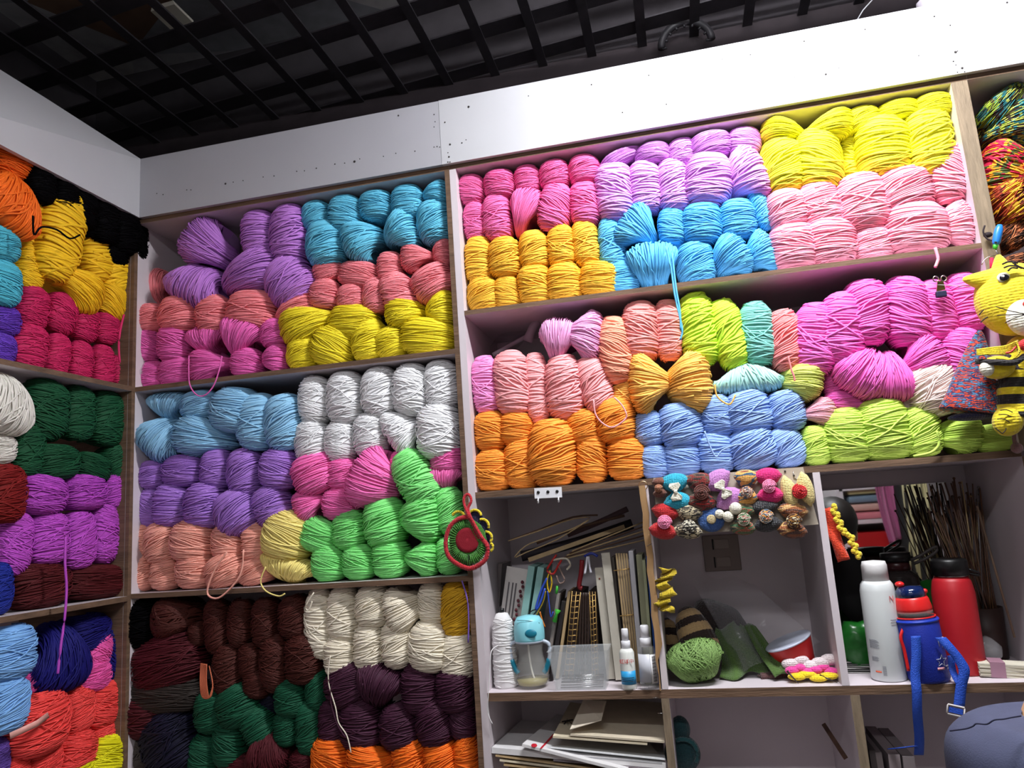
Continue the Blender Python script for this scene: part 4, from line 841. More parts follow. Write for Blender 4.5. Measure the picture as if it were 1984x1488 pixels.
BW = [  # cx,cy,w,h (in px of the photo), rot, mat, centre, label
 (1278, 945, 26, 34, 0, knit('brown_k', (104, 60, 44)), ('rose', knit('tan_k', (150, 96, 66))), 'small brown crocheted flower at the left end of the bow board'),
 (1310, 953, 52, 62, 4, knit('turq_k', (30, 158, 186)), ('bow', knit('ivory_k', (226, 220, 200))), 'turquoise knitted hair bow with an ivory bow on it'),
 (1358, 953, 56, 64, -6, knit('dred_k', (110, 26, 22), ramp=[(150, 26, 22), (46, 30, 26), (120, 30, 24), (90, 70, 56), (50, 20, 20)], nscale=30), ('rose', knit('drose_k', (96, 46, 36))), 'dark red and black hair bow with a coiled rose'),
 (1401, 948, 54, 68, 28, knit('lil_k', (184, 122, 186)), ('bow', knit('ivory_k', (226, 220, 200))), 'lilac knitted hair bow tilted, with a white bow'),
 (1445, 944, 42, 60, -8, knit('gold_k', (216, 156, 78), ramp=[(220, 160, 80), (214, 150, 70), (60, 90, 110), (222, 165, 90), (130, 50, 40)], nscale=22), ('rose', knit('mix_k', MIXC[0], ramp=MIXC, nscale=90)), 'golden hair bow with a multicolour coiled rose'),
 (1490, 941, 48, 60, 0, knit('hot_k', (206, 24, 108)), ('rose', knit('pinkrose_k', (232, 128, 166))), 'hot pink knitted hair bow with a paler pink rose'),
 (1545, 951, 62, 52, 98, knit('cream_k', (222, 200, 132)), ('rose', knit('redrose_k', (206, 30, 34))), 'cream yellow hair bow with a red rose'),
 (1287, 1010, 50, 60, -14, knit('red_k', (176, 18, 24)), ('rose', knit('pinkrose_k', (232, 128, 166))), 'red knitted hair bow with a pink rose at lower left'),
 (1334, 1010, 50, 58, -10, knit('zebra_k', (190, 174, 140), ramp=[(196, 180, 146), (40, 34, 30), (180, 166, 136), (50, 42, 36), (200, 186, 150)], nscale=38), ('rose', knit('zrose_k', (190, 180, 160), ramp=[(220, 212, 190), (40, 34, 32), (200, 190, 170)], nscale=80)), 'beige and black striped hair bow with a coiled rose'),
 (1378, 1006, 46, 44, 90, knit('sblue_k', (50, 84, 142)), ('disc', knit('beige_k', (190, 172, 130))), 'flat blue knitted flower with a beige centre'),
 (1439, 1005, 46, 54, -8, knit('gmix_k', (84, 92, 60), ramp=[(86, 98, 62), (150, 82, 58), (70, 104, 70), (130, 110, 80), (60, 70, 60)], nscale=26), ('rose', knit('grose_k', (90, 110, 80), ramp=[(84, 120, 80), (190, 180, 160), (140, 60, 50)], nscale=90)), 'green and rust hair bow with a green coiled rose'),
 (1484, 999, 50, 54, 6, knit('blk_k', (26, 26, 32), rough=.5), ('rose', knit('mixo_k', MIXC[1], ramp=[(222, 150, 60), (80, 100, 120), (230, 210, 180), (180, 70, 40)], nscale=90)), 'shiny black hair bow with an orange mixed rose'),
 (1535, 1008, 52, 60, -10, knit('brz_k', (120, 62, 22), ramp=[(126, 64, 24), (70, 34, 16), (150, 84, 34), (196, 150, 90), (90, 44, 20)], nscale=24, rough=.55), ('rose', knit('brzr_k', (120, 80, 30), ramp=[(170, 120, 50), (70, 36, 18), (220, 200, 160)], nscale=90)), 'glossy bronze brown hair bow at the right end of the board')]
def bowfn(v):
    pinch = max(0, 1 - (v.z + 1) * .9)
    return Vector((v.x * (1 - .55 * pinch) * (1 + .05 * math.sin(11 * v.z)), v.y * (1 - .3 * pinch), v.z))
for (cx, cy, bw, bh, rot, m, cen, lb) in BW:
    p = P(cx, cy, -.024); k = S(1, p); bw *= 1.12; bh *= 1.12; M = Matrix.Translation(p) @ Matrix.Rotation(R_(-rot), 4, 'Y')
    e = empty('hair_bow', p, lb, 'hair bow', 'knitted hair bows on the display board')
    if cen[0] == 'disc':
        mb = MB(); nn = 40
        mb.ell((0, 0, 0), (bh / 2 * k, .008, bw / 2 * k), n=40, m=10, M=Matrix.Identity(4), fn=lambda v: v * (1 + .06 * math.sin(10 * math.atan2(v.z, v.x))))
        mb.v = [M @ Vector(v) for v in mb.v]; mb.build('petal', m, e)
    else:
        for s_ in (1, -1):
            mb = MB(); mb.ell((0, 0, 0), (bw / 2 * k, .0155, bh * .285 * k), n=28, m=14, fn=bowfn if s_ == 1 else (lambda v: (lambda q: Vector((q.x, q.y, -q.z)))(bowfn(Vector((v.x, v.y, -v.z))))))
            T = M @ Matrix.Translation((0, 0, s_ * bh * .235 * k)); mb.v = [T @ Vector(v) for v in mb.v]; mb.build('loop', m, e)
    off = {'rose': Vector((-.002 if rot > -1 else .001, -.017, -.002)), 'bow': Vector((-.001, -.018, 0)), 'disc': Vector((0, -.009, 0))}[cen[0]]
    if lb.startswith('golden') or lb.startswith('beige'): off.z -= .010
    if cen[0] in ('rose',):
        rr = min(bw, bh) * .24 * k; mb = MB(); pts = []; n = 60
        for i in range(n):
            a = i * .38; r = rr * (1 - i / n * .88); pts.append(M @ (off + Vector((r * math.cos(a), -.006 * i / n, r * math.sin(a)))))
        mb.tube(pts, .0022, 7); mb.ell((0, 0, 0), (rr * .9, .005, rr * .9), n=16, m=8); nb = 16 * 9
        for j in range(len(mb.v) - nb, len(mb.v)): mb.v[j] = M @ (off + Vector(mb.v[j]))
        mb.build('rose', cen[1], e)
    elif cen[0] == 'disc':
        mb = MB(); mb.ell((0, 0, 0), (9 * k, .003, 9 * k), n=18, m=8); mb.v = [M @ (off + Vector(v)) for v in mb.v]; mb.build('centre', cen[1], e)
    else:
        mb = MB()
        for s_ in (1, -1):
            f = [Vector((-.003, 0, 0)), Vector((-.013, -.003, s_ * .012)), Vector((-.010, 0, s_ * .019)), Vector((.010, 0, s_ * .019)), Vector((.013, -.003, s_ * .012)), Vector((.003, 0, 0))]
            vs = [off + v + Vector((0, -.002, 0)) for v in f] + [off + v + Vector((0, .003, 0)) for v in f]
            n = 6; fs = [tuple(range(n)), tuple(range(2 * n - 1, n - 1, -1))] + [(i, i + n, (i + 1) % n + n, (i + 1) % n) for i in range(n)]
            mb.add([M @ v for v in vs], fs)
        mb.ell(M @ (off + Vector((0, -.003, 0))), (.004, .004, .005), n=12, m=8)
        mb.build('small_bow', cen[1], e, bevel=.001)
for i, (u, v, r) in enumerate(((1394, 996, 9), (1411, 1001, 10.5), (1425, 985, 12))):
    p = P(u, v, -.034); MB().ell(p, (S(r, p),) * 3).build('pompom', knit('ivory_k', (226, 220, 200)), label=['white pompom, lower left of three under the lilac bow', 'white pompom, lowest of three under the lilac bow', 'white pompom, upper right of three under the lilac bow'][i], cat='pompom')
# switch plate on the back wall
p = P(1398, 1071, D - .004); k = S(1, p)
e = empty('wall_socket', p, 'taped over switch plate on the back of the middle bay', 'switch plate')
sm = mat('plate_taupe', (134, 118, 112), .4, noise=.06)
MB().box((p.x - 34 * k, p.y - .006, p.z - 34 * k), (p.x + 34 * k, p.y + .0015, p.z + 34 * k)).build('plate', sm, e, bevel=.002)
for dz in (17, -17):
    MB().box((p.x - 12 * k, p.y - .0085, p.z + (dz - 9) * k), (p.x + 15 * k, p.y - .006, p.z + (dz + 9) * k)).build('rocker', mat('plate_taupe2', (150, 134, 126), .35), e, bevel=.001)
    MB().box((p.x - 16 * k, p.y - .0075, p.z + (dz - 10) * k), (p.x - 13.5 * k, p.y - .006, p.z + (dz + 10) * k)).build('slot', dark, e)
# ruffled yellow crochet strip
mb = MB(); rows = []
for i in range(44):
    t = i / 43; y = .012 + .0; cx = 1289 + 7 * math.sin(t * 14); cy = 1100 + 84 * t
    p = P(cx, cy, .004); r = []
    for j in range(5): r.append(p + Vector(((j - 2) * .0075 + .003 * math.sin(i * .9 + j), -.010 * math.sin(i * .75 + j * .8) - .01, .002 * math.cos(i + j))))
    rows.append(r)
mb.sheet(rows, .0025); mb.build('crochet_ruffle', knit('mustard_k', (190, 164, 24)), label='mustard yellow crocheted ruffle hanging beside the brown post', cat='crochet ruffle')
# striped knitted tube hat
def bag(name, prof, m, label, cat, a, b, squash=.7, wob=.05, n=36, rib=0, ribn=14):
    M = frame(a, b); mb = MB(); vs = []; fs = []
    for i, (r, z) in enumerate(prof):
        for k in range(n):
            an = 2 * math.pi * k / n; rr = r * (1 + wob * math.sin(3 * an + i) + rib * math.sin(ribn * an)); vs.append(M @ Vector((rr * math.cos(an), rr * math.sin(an) * squash, z)))
    for i in range(len(prof) - 1):
        for k in range(n): k2 = (k + 1) % n; fs.append((i * n + k, i * n + k2, (i + 1) * n + k2, (i + 1) * n + k))
    fs += [tuple(range(n - 1, -1, -1)), tuple((len(prof) - 1) * n + k for k in range(n))]
    mb.add(vs, fs, 0, .5, True)
    inv = M.inverted(); mb.v = [inv @ Vector(v) for v in mb.v]
    o = mb.build(name, m, label=label, cat=cat); o.matrix_world = M; return o
def striped(name, c1, c2, stops):
    m = knit(name, c1, scale=170); nt = m.node_tree; b = nt.nodes['Principled BSDF']
    tc = nt.nodes.new('ShaderNodeTexCoord'); sx = nt.nodes.new('ShaderNodeSeparateXYZ'); nt.links.new(tc.outputs['Object'], sx.inputs[0])
    nz = nt.nodes.new('ShaderNodeTexNoise'); nz.inputs['Scale'].default_value = 260; nt.links.new(tc.outputs['Object'], nz.inputs[0])
    ad = nt.nodes.new('ShaderNodeMath'); ad.operation = 'MULTIPLY_ADD'; ad.inputs[1].default_value = .006; nt.links.new(nz.outputs[0], ad.inputs[0]); nt.links.new(sx.outputs[2], ad.inputs[2])
    mr = nt.nodes.new('ShaderNodeMapRange'); mr.inputs[1].default_value = 0; mr.inputs[2].default_value = .12; nt.links.new(ad.outputs[0], mr.inputs[0])
    cr = nt.nodes.new('ShaderNodeValToRGB'); cr.color_ramp.interpolation = 'CONSTANT'
    while len(cr.color_ramp.elements) < len(stops): cr.color_ramp.elements.new(.5)
    for i, st in enumerate(stops): cr.color_ramp.elements[i].position = st; cr.color_ramp.elements[i].color = (*lin(c1 if i % 2 == 0 else c2), 1)
    nt.links.new(mr.outputs[0], cr.inputs[0]); nt.links.new(cr.outputs[0], b.inputs['Base Color']); return m
stm = striped('striped_hat_k', (190, 158, 112), (50, 34, 30), [0, .19, .38, .57, .72, .9])
a = P(1362, 1268, .10); b = P(1322, 1165, .17)
bag('knitted_hat', [(.020, -.004), (.041, .0), (.043, .02), (.041, .045), (.037, .07), (.030, .095), (.018, .112), (.004, .118)], stm, 'beige and dark brown striped knitted hat behind the green yarn ball', 'hat', a, b, .7, .03, 56, .025, 22)
a = P(1300, 1290, .13); b = P(1290, 1185, .19)
bag('knitted_hat', [(.014, -.002), (.026, .0), (.028, .03), (.026, .07), (.018, .10), (.004, .112)], stm, 'second striped knitted hat, half hidden against the left divider', 'hat', a, b, .7, .03, 56, .03, 18)
# green yarn ball
g = yarnmat('grass_green', (104, 142, 62), var=.5)
p = P(1349, 1296, .045); r = S(54, p)
o = bpy.data.objects.new('yarn_ball', skein_mesh('yarn_ball', 5, .28, 60, .022, 120, .1, 4)); C.objects.link(o)
o.data.materials[0] = g; o.location = Vector((p.x, .047, ZC + .0445)); o.scale = (.0615, .046, .0445); o.rotation_euler = (0, R_(78), 0); o.scale = (.0445, .045, .0615)
tag(o, 'grass green yarn ball with messy strands at the front of the middle bay', 'yarn')
# green knitted cloth
def cloth(name, corners, amp, m, label, cat, seed=1, nx=36, nz=22, th=.003, folds=4):
    A, B_, Cc, Dd = [Vector(c) for c in corners]; rnd = random.Random(seed); ph = [rnd.uniform(0, 6) for _ in range(6)]
    rows = []
    for i in range(nz + 1):
        v = i / nz; r = []
        for j in range(nx + 1):
            u = j / nx; q = (A * (1 - u) + B_ * u) * (1 - v) + (Dd * (1 - u) + Cc * u) * v
            d = amp * (math.sin(folds * 3.1 * u + ph[0] + 1.6 * v) + .5 * math.sin(folds * 5.3 * u - 3 * v + ph[1]) + .35 * math.sin(7 * v + ph[2]))
            r.append(q + Vector((amp * .4 * math.sin(6 * v + ph[3]), d, amp * .6 * math.sin(folds * 2.4 * u + ph[4]) * (1 - v * .3))))
        rows.append(r)
    mb = MB(); mb.sheet(rows, th); return mb.build(name, m, label=label, cat=cat)
gk = knit('olive_green_k', (70, 100, 36), scale=330)
cloth('knitted_cloth', [P(1390, 1215, .19), P(1450, 1208, .21), P(1520, 1312, .09), P(1395, 1310, .07)], .015, gk, 'crumpled olive green knitted cloth right of the green yarn ball', 'cloth', 3, folds=3)
cloth('knitted_cloth', [P(1440, 1214, .15), P(1462, 1210, .16), P(1530, 1300, .06), P(1500, 1314, .045)], .005, gk, 'slanting flap of olive green knitting in front of the cloth', 'cloth', 6, folds=2)
MB().ell(P(1385, 1200, .25), (.075, .05, .045), fn=lambda v: v * (1 + .15 * math.sin(4 * v.x + 3 * v.z))).build('knitted_garment', knit('darkbrown_k', (36, 22, 20)), label='dark brown knitted garment bundled behind the striped hat', cat='garment')
MB().ell(P(1495, 1308, .09), (.035, .02, .009), fn=lambda v: v * (1 + .2 * math.sin(9 * v.x))).build('knitted_scrap', knit('pinkbrown_k', (96, 62, 62)), label='brownish pink knitted scrap lying under the cloth edge', cat='knitted scrap')
# thin clear bag draped over
film = mat('clear_film', (225, 222, 228), .12, alpha=.07, bump=.6, bscale=18)
rows = []
for i in range(15):
    v = i / 14; r = []
    for j in range(21):
        u = j / 20; top = P(1330 + 130 * u, 1108 + 20 * u, .24); bot = P(1440 + 150 * u, 1300 - 60 * u, .10)
        q = top * (1 - v) + bot * v; r.append(q + Vector((0, .010 * math.sin(9 * u + 4 * v) + .006 * math.sin(17 * v + 3 * u), .006 * math.sin(11 * u))))
    rows.append(r)
MB().sheet(rows, .0003).build('plastic_bag', film, label='thin clear plastic bag draped over the green cloth', cat='plastic bag')
# red tub with open white top
a = P(1553, 1296, .095); b = P(1541, 1215, .13)
M = frame(a, b) @ Matrix.Rotation(R_(-24), 4, 'Y') @ Matrix.Rotation(R_(28), 4, 'X')
e = empty('red_tub', a, 'red tub tipped over with its white oval lid facing out', 'tub')
MB().lathe([(0, 0), (.032, 0), (.034, .004), (.050, .060), (.051, .064), (0, .064)], 36, M=M, sy=.8).build('tub_body', mat('red_plastic', (176, 26, 28), .35), e)
MB().lathe([(0, .0625), (.0515, .0625), (.0525, .0655), (.048, .0665), (0, .066)], 36, M=M, sy=.8).build('lid', mat('lid_white', (190, 196, 214), .4), e)
# little crocheted pieces
def frill(px, py, w_, h_, m, label, Y=.045, n=5):
    p = P(px, py, Y); k = S(1, p); mb = MB(); p = Vector((p.x, p.y, max(p.z, ZC + h_ * .55 * k)))
    for i in range(n):
        t = (i / (n - 1) - .5) if n > 1 else 0; mb.ell(p + Vector((t * w_ * k, .004 * math.sin(i * 2), .25 * h_ * k * math.sin(i * 2.1))), (w_ * k / n * 1.25, .013, h_ * .5 * k), n=14, m=8)
    mb.build('crochet_flower', m, label=label, cat='crochet flower')
frill(1570, 1285, 72, 22, knit('white_k', (222, 208, 210)), 'white crocheted frill, top of the small pile at right', .06)
frill(1572, 1298, 70, 16, knit('pink_k', (226, 66, 152)), 'bright pink crocheted frill, middle of the small pile', .05, 6)
frill(1575, 1310, 58, 14, knit('yel_k', (236, 206, 20)), 'yellow crocheted frill at the bottom of the small pile', .038, 4)
for (x0, y0, x1, y1, lb) in ((1525, 1300, 1546, 1318, 'left'), (1588, 1308, 1622, 1321, 'right')):
    A = P(x0, y0, .03); B = P(x1, y1, .02); A.z = max(A.z, ZC + .006); B.z = ZC + .002
    MB().tube([A, B], [.0022, .0008], 6).build('crochet_hook', mat('dark_steel', (80, 72, 70), .35, metal=.8), label='dark metal hook tip sticking out %s of the small crochet pile' % lb, cat='crochet hook')

# ================================================================== bay three
# mirror
ma = P(1592, 948, .325).x; zt_ = P(1690, 944, .325).z
e = empty('mirror', (1.85, .32, ZC), 'frameless mirror standing at the back of the right bay', 'mirror')
MB().box((1.70, .316, ZC + .001), (2.03, .324, zt_)).build('glass', [mat('mirror', (225, 228, 226), .02, metal=1)], e)
# hanging red and yellow crochet flower
p = P(1618, 1030, .03)
e = empty('crochet_flower', p, 'red and yellow crocheted flower hanging at the left of the mirror', 'crochet flower')
mb = MB(); M = frame(P(1640, 1085, .03), P(1600, 985, .03)); L = (P(1640, 1085, .03) - P(1600, 985, .03)).length
rows = [[M @ Vector((w__ * .011 - .004 * (1 - i / 16), -.006 * math.sin(w__ * 2 + i * .5), L * i / 16)) for w__ in (-1.2, -.4, .4, 1.0)] for i in range(17)]
mb.sheet(rows, .006); mb.build('red_petal', knit('redor_k', (216, 60, 20)), e)
mb = MB()
for i in range(26):
    t = i / 25; q = M @ Vector((.014 + .004 * math.sin(i * 1.6) + (.010 if t < .45 else 0), -.004, L * t)); mb.ell(q, (.0062, .006, .0062), n=10, m=6)
mb.build('yellow_edging', knit('yellow_k', (240, 208, 50)), e)
# green packet, and black shape painted in for a dark mirror reflection
mb = MB(); mb.ell(P(1655, 1130, .2), (.045, .03, .085), fn=lambda v: v * (1 + .08 * math.sin(5 * v.z + 3 * v.x))); mb.build('dark_reflection', mat('reflection_black', (12, 12, 14), .8), label='black shape standing in for a dark reflection, behind the white spray can', cat='bag')
mb = MB(); mb.ell(P(1668, 1250, .15), (.055, .03, .055), fn=lambda v: v * (1 + .1 * math.sin(6 * v.x + 5 * v.z))); mb.build('green_packet', mat('green_foil', (24, 96, 30), .25, noise=.3, nscale=18, bump=.8, bscale=30), label='shiny green packet behind the white spray can', cat='packet')
mb = MB(); mb.ell(P(1790, 1165, .24), (.05, .03, .05), fn=lambda v: v * (1 + .1 * math.sin(6 * v.x + 5 * v.z))); mb.build('green_packet', mat('green_foil', (24, 96, 30)), label='green packet in clear wrap behind the red bottle', cat='packet')
for i in range(6):
    A = P(1650, 1313 - i * 4, .09 + .01 * (i % 2)); 
    MB().box((-.03, -.02, 0), (.034, .03, .0012), M=Matrix.Translation((A.x + .01, .13 + .004 * i, ZC + .001 + .0035 * i)) @ Matrix.Rotation(R_(-8 + 9 * (i % 3)), 4, 'Z') @ Matrix.Rotation(R_(2), 4, 'Y')).build('leaflet', pap('leaf%d' % (i % 3), [(150, 148, 146), (110, 108, 108), (190, 188, 184)][i % 3]), label='leaflet in the small stack left of the spray can, %s from bottom' % ORD[i], cat='leaflet', group='leaflets left of the spray can')
# white spray can
base = on(1722, .05); k = S(1, base); lean = (P(1690, 1083, .05) - P(1726, 1320, .05))
topp = P(1690, 1085, .052)
M = Matrix.Translation(base + Vector((.002, 0, 0))); H = (topp - base).z; sc_ = 32 * k
sh = Matrix.Identity(4); sh[0][2] = (topp.x - base.x) / H * .55     # the can leans a little to the left
M = M @ Matrix.Rotation(math.atan2(topp.x - base.x, H) * .75, 4, 'Y')
e = empty('spray_can', base, 'tall white spray can with a domed white cap', 'spray can')
mw = mat('can_white', (208, 212, 212), .3)
MB().lathe([(0, .001), (sc_ * .96, .001), (sc_, .004), (sc_, H * .74), (sc_ * .93, H * .795), (sc_ * .78, H * .825), (0, H * .83)], 40, M=M).build('can_body', mw, e)
MB().lathe([(0, H * .825), (sc_ * .76, H * .825), (sc_ * .74, H * .955), (sc_ * .66, H * .99), (0, H)], 40, M=M).build('cap', mat('cap_white', (216, 214, 214), .4), e)
def lab(a0, a1, z0, z1, m, nm='print'):
    rows = [[M @ Vector(((sc_ + .0005) * math.sin(a0 + (a1 - a0) * i / 6), -(sc_ + .0005) * math.cos(a0 + (a1 - a0) * i / 6), z * H)) for i in range(7)] for z in (z0, z1)]
    MB().sheet(rows, -.0002).build(nm, m, e)
gp = mat('grey_print', (120, 122, 130), .5)
for i in range(9): lab(-1.15, -.62 + .05 * (i % 3), .34 - .008 * i, .3435 - .008 * i, gp)
for i in range(5): lab(-1.1, -.7 + .06 * (i % 2), .20 - .008 * i, .2035 - .008 * i, gp)
lab(-.95, -.58, .075, .088, mat('orange_print', (214, 92, 60), .5))
for i in range(10): lab(-.5, -.3, .055 + .008 * i, .0585 + .008 * i, gp, 'barcode_bar')
for i in range(3): lab(.3, .75 + .05 * i, .505 - .02 * i, .508 - .02 * i, mat('brown_print', (120, 90, 80), .5))
text('N', .016, mat('pink_print', (206, 120, 120), .5), M @ Matrix.Rotation(.55, 4, 'Z') @ Matrix.Translation((0, -sc_ - .0008, H * .68)) @ FACE, e)
# red flask with black cap
base = on(1872, .095); topp = P(1838, 1082, .095); k = S(1, base); H = topp.z - base.z; r = 39 * k
M = Matrix.Translation(base) @ Matrix.Rotation(math.atan2(topp.x - base.x, H) * .8, 4, 'Y')
e = empty('thermos_flask', base, 'tall matt red steel flask with a black screw cap', 'flask')
MB().lathe([(0, .001), (r * .97, .001), (r, .005), (r * .98, H * .70), (r * .88, H * .80), (r * .76, H * .84), (0, H * .84)], 40, M=M).build('flask_body', mat('flask_red', (168, 24, 34), .45), e)
MB().lathe([(0, H * .835), (r * .72, H * .835), (r * .72, H * .858), (0, H * .86)], 40, M=M).build('neck_ring', steel, e)
MB().lathe([(0, H * .855), (r * .84, H * .855), (r * .84, H * .975), (r * .78, H), (0, H)], 40, M=M).build('cap', black, e)
MB().tube(smooth([M @ Vector((r * .8, -.01, H * .9)), M @ Vector((r * 1.2, -.012, H * .87)), M @ Vector((r * 1.15, -.01, H * .85)), M @ Vector((r * .7, 0, H * .87))]), .003, 8).build('cap_strap', black, e)
# dark flask with loop behind
base = on(1772, .2); topp = P(1752, 1070, .2); k = S(1, base); H = topp.z - base.z; r = 38 * k
e = empty('water_bottle', base, 'dark bottle with a black looped cap behind the blue one', 'bottle'); M = Matrix.Translation(base)
MB().lathe([(0, .001), (r, .001), (r * 1.02, H * .6), (r * .96, H * .78), (r * .62, H * .84), (0, H * .84)], 32, M=M).build('bottle_body', mat('smoke_plastic', (46, 40, 40), .12), e)
MB().lathe([(0, H * .84), (r * .62, H * .84), (r * .62, H * .93), (0, H * .93)], 32, M=M).build('neck', mat('brown_plastic', (58, 26, 28), .3), e)
MB().lathe([(0, H * .925), (r * .74, H * .925), (r * .72, H), (0, H)], 32, M=M).build('cap', black, e)
MB().tube(smooth([P(1765, 1085, .18), P(1780, 1078, .17), P(1806, 1062, .17), P(1815, 1060, .17), P(1812, 1070, .17), P(1790, 1084, .17), P(1770, 1092, .18)]), .0035, 8).build('cap_loop', mat('loop_grey', (60, 54, 52), .5), e)
# child's drink bottle in blue sleeve
base = on(1802, .032); k = S(1, base); M = Matrix.Translation(base) @ Matrix.Rotation(R_(-3.5), 4, 'Y'); r = 38.5 * k; Hs = 117 * k
e = empty('drink_bottle', base, 'child drink bottle in a blue sleeve with red lid and blue strap', 'bottle')
bl_ = mat('sleeve_blue', (24, 44, 150), .55, bump=.2, bscale=400)
MB().lathe([(0, .001), (r * .9, .001), (r * .97, .006), (r, Hs * .6), (r * 1.0, Hs * .96), (r * .94, Hs), (0, Hs)], 40, M=M).build('sleeve', bl_, e)
MB().tube([M @ Vector((r * .98 * math.cos(t), r * .98 * math.sin(t), Hs * .97)) for t in [i * math.pi / 20 for i in range(40)]], .0028, 8, closed=True).build('sleeve_rim', mat('rim_blue', (24, 56, 168), .4), e)
MB().lathe([(0, Hs), (r * .86, Hs), (r * .84, Hs + 18 * k), (0, Hs + 18 * k)], 36, M=M).build('bottle_body', glass, e)
MB().tube([M @ Vector((r * .9 * math.cos(t), r * .9 * math.sin(t), Hs + 3 * k)) for t in [i * math.pi / 20 for i in range(40)]], .0016, 8, closed=True).build('red_ring', mat('lid_red', (214, 36, 36), .35), e)
MB().lathe([(0, Hs + 12 * k), (r * .84, Hs + 12 * k), (r * .85, Hs + 20 * k), (r * .78, Hs + 36 * k), (r * .7, Hs + 42 * k), (0, Hs + 43 * k)], 36, M=M).build('lid', mat('lid_red', (214, 36, 36), .35), e)
MB().lathe([(0, Hs + 40 * k), (r * .72, Hs + 38 * k), (r * .70, Hs + 52 * k), (r * .55, Hs + 60 * k), (0, Hs + 62 * k)], 36, M=M).build('flip_cover', mat('navy_gloss', (14, 30, 74), .08, coat=1), e)
MB().ell(M @ Vector((-r * .42, 0, Hs + 66 * k)), (.009, .009, .006)).build('spout', mat('lid_red', (214, 36, 36)), e)
MB().ell(M @ Vector((r * .62, -r * .3, Hs + 50 * k)), (.005, .005, .005)).build('button', mat('lid_red', (214, 36, 36)), e)
def strap(pts, wd, m, name, parent, th=.0014, twist=0):
    pts = smooth(pts, 5); rows = []
    for i, p in enumerate(pts):
        t = i / (len(pts) - 1); a = twist * t; d = Vector((math.cos(a), math.sin(a), 0)) * wd / 2; rows.append([p - d, p, p + d])
    mb = MB(); mb.sheet(rows, th); return mb.build(name, m, parent)
web = mat('webbing_blue', (34, 78, 186), .6, bump=.6, bscale=500)
strap([P(1774, 1232, -.012), P(1775, 1270, -.014), P(1773, 1310, -.016), P(1776, 1340, -.02), P(1777, 1380, -.012), P(1781, 1430, .01), P(1780, 1462, .03)], S(17, base), web, 'strap', e)
strap([P(1822, 1235, -.012), P(1840, 1255, -.018), P(1858, 1278, -.02), P(1868, 1300, -.022), P(1862, 1330, -.022), P(1858, 1368, -.022)], S(19, base), web, 'strap', e)
strap([P(1842, 1270, -.0), P(1846, 1300, -.008), P(1858, 1325, -.018)], S(12, base), web, 'strap', e)
strap([P(1725, 1452, .04), P(1745, 1450, .02), P(1775, 1446, .01)], .012, web, 'strap', e)
bp_ = P(1852, 1377, -.024); mb = MB(); kk = S(1, bp_)
M2 = Matrix.Translation(bp_) @ Matrix.Rotation(R_(14), 4, 'Y')
mb.tube([M2 @ Vector((x * kk, 0, z * kk)) for x, z in ((-14, -9), (14, -9), (15, -7), (15, 7), (14, 9), (-14, 9), (-15, 7), (-15, -7))], .0016, 8, closed=True); mb.build('buckle', mat('buckle_white', (212, 206, 204), .4), e)
MB().box((-12 * kk, -.001, -5 * kk), (12 * kk, .002, 5 * kk), M=M2).build('buckle_bar', web, e)
strap([P(1752, 1200, .03), P(1750, 1216, .015), P(1745, 1235, .01), P(1752, 1260, .012), P(1760, 1300, .014)], .006, mat('lid_red', (214, 36, 36)), 'red_strap', e)
def onsleeve(px, py, out=.0009):
    p = P(px, py, .0); v = M.inverted() @ p; a = math.asin(max(-.98, min(.98, v.x / r))); return M @ Vector(((r + out) * math.sin(a), -(r + out) * math.cos(a), v.z))
st = []
for i in range(10):
    a = math.pi / 2 + i * math.pi / 5; rr = 12 if i % 2 == 0 else 5; st.append(onsleeve(1823 + rr * math.cos(a), 1280 - rr * math.sin(a)))
MB().tube(st, .0005, 5, closed=True).build('star_logo', inkw, e)
MB().tube([onsleeve(u, v) for u, v in ((1819, 1252), (1816, 1240), (1818, 1237))], .0007, 5).build('letter_mark', inkw, e)
MB().tube([onsleeve(u, v) for u, v in ((1827, 1255), (1828, 1236), (1833, 1238), (1833, 1245), (1828, 1246), (1833, 1247), (1834, 1254))], .0009, 5).build('letter_mark', inkw, e)
for (x0, x1, y0, y1, m_) in ((1814, 1829, 1292, 1297, mat('logo_pink', (214, 150, 160), .5)), (1832, 1839, 1289, 1292, inkw), (1836, 1841, 1294, 1297, inkw)):
    q = [onsleeve(x0 + (x1 - x0) * i / 4, y0) for i in range(5)]; q2 = [onsleeve(x0 + (x1 - x0) * i / 4, y1) for i in range(5)]
    MB().sheet([q, q2], .0002).build('logo_block', m_, e)
# clear bag and banded card stack
p = on(1925, .12)
mb = MB(); mb.ell(p + Vector((0, .03, .03)), (.035, .03, .03), fn=lambda v: v * (1 + .12 * math.sin(7 * v.x + 6 * v.z) * math.cos(5 * v.y))); mb.build('plastic_bag', mat('clear_film2', (225, 225, 228), .08, alpha=.22, bump=.7, bscale=25), label='crumpled clear plastic bag behind the stack of cards', cat='plastic bag')
e = empty('card_stack', on(1950, .05), 'stack of pale cards held with a mauve band, lower right', 'cards')
for i in range(9): MB().box((-.045, -.02, 0), (.045, .025, .0024), M=Matrix.Translation((on(1950, .05).x, .055, ZC + .001 + .0029 * i)) @ Matrix.Rotation(R_(-10 + 2.5 * math.sin(i * 2.3)), 4, 'Z') @ Matrix.Rotation(R_(3), 4, 'Y')).build('card', pap('card%d' % (i % 2), [(206, 200, 182), (188, 180, 160)][i % 2]), e)
MB().box((-.026, -.0215, -.001), (.000, .0265, .0285), M=Matrix.Translation((on(1950, .05).x, .055, ZC + .0014)) @ Matrix.Rotation(R_(-10), 4, 'Z') @ Matrix.Rotation(R_(3), 4, 'Y')).build('paper_band', mat('mauve_band', (150, 112, 128), .6), e)
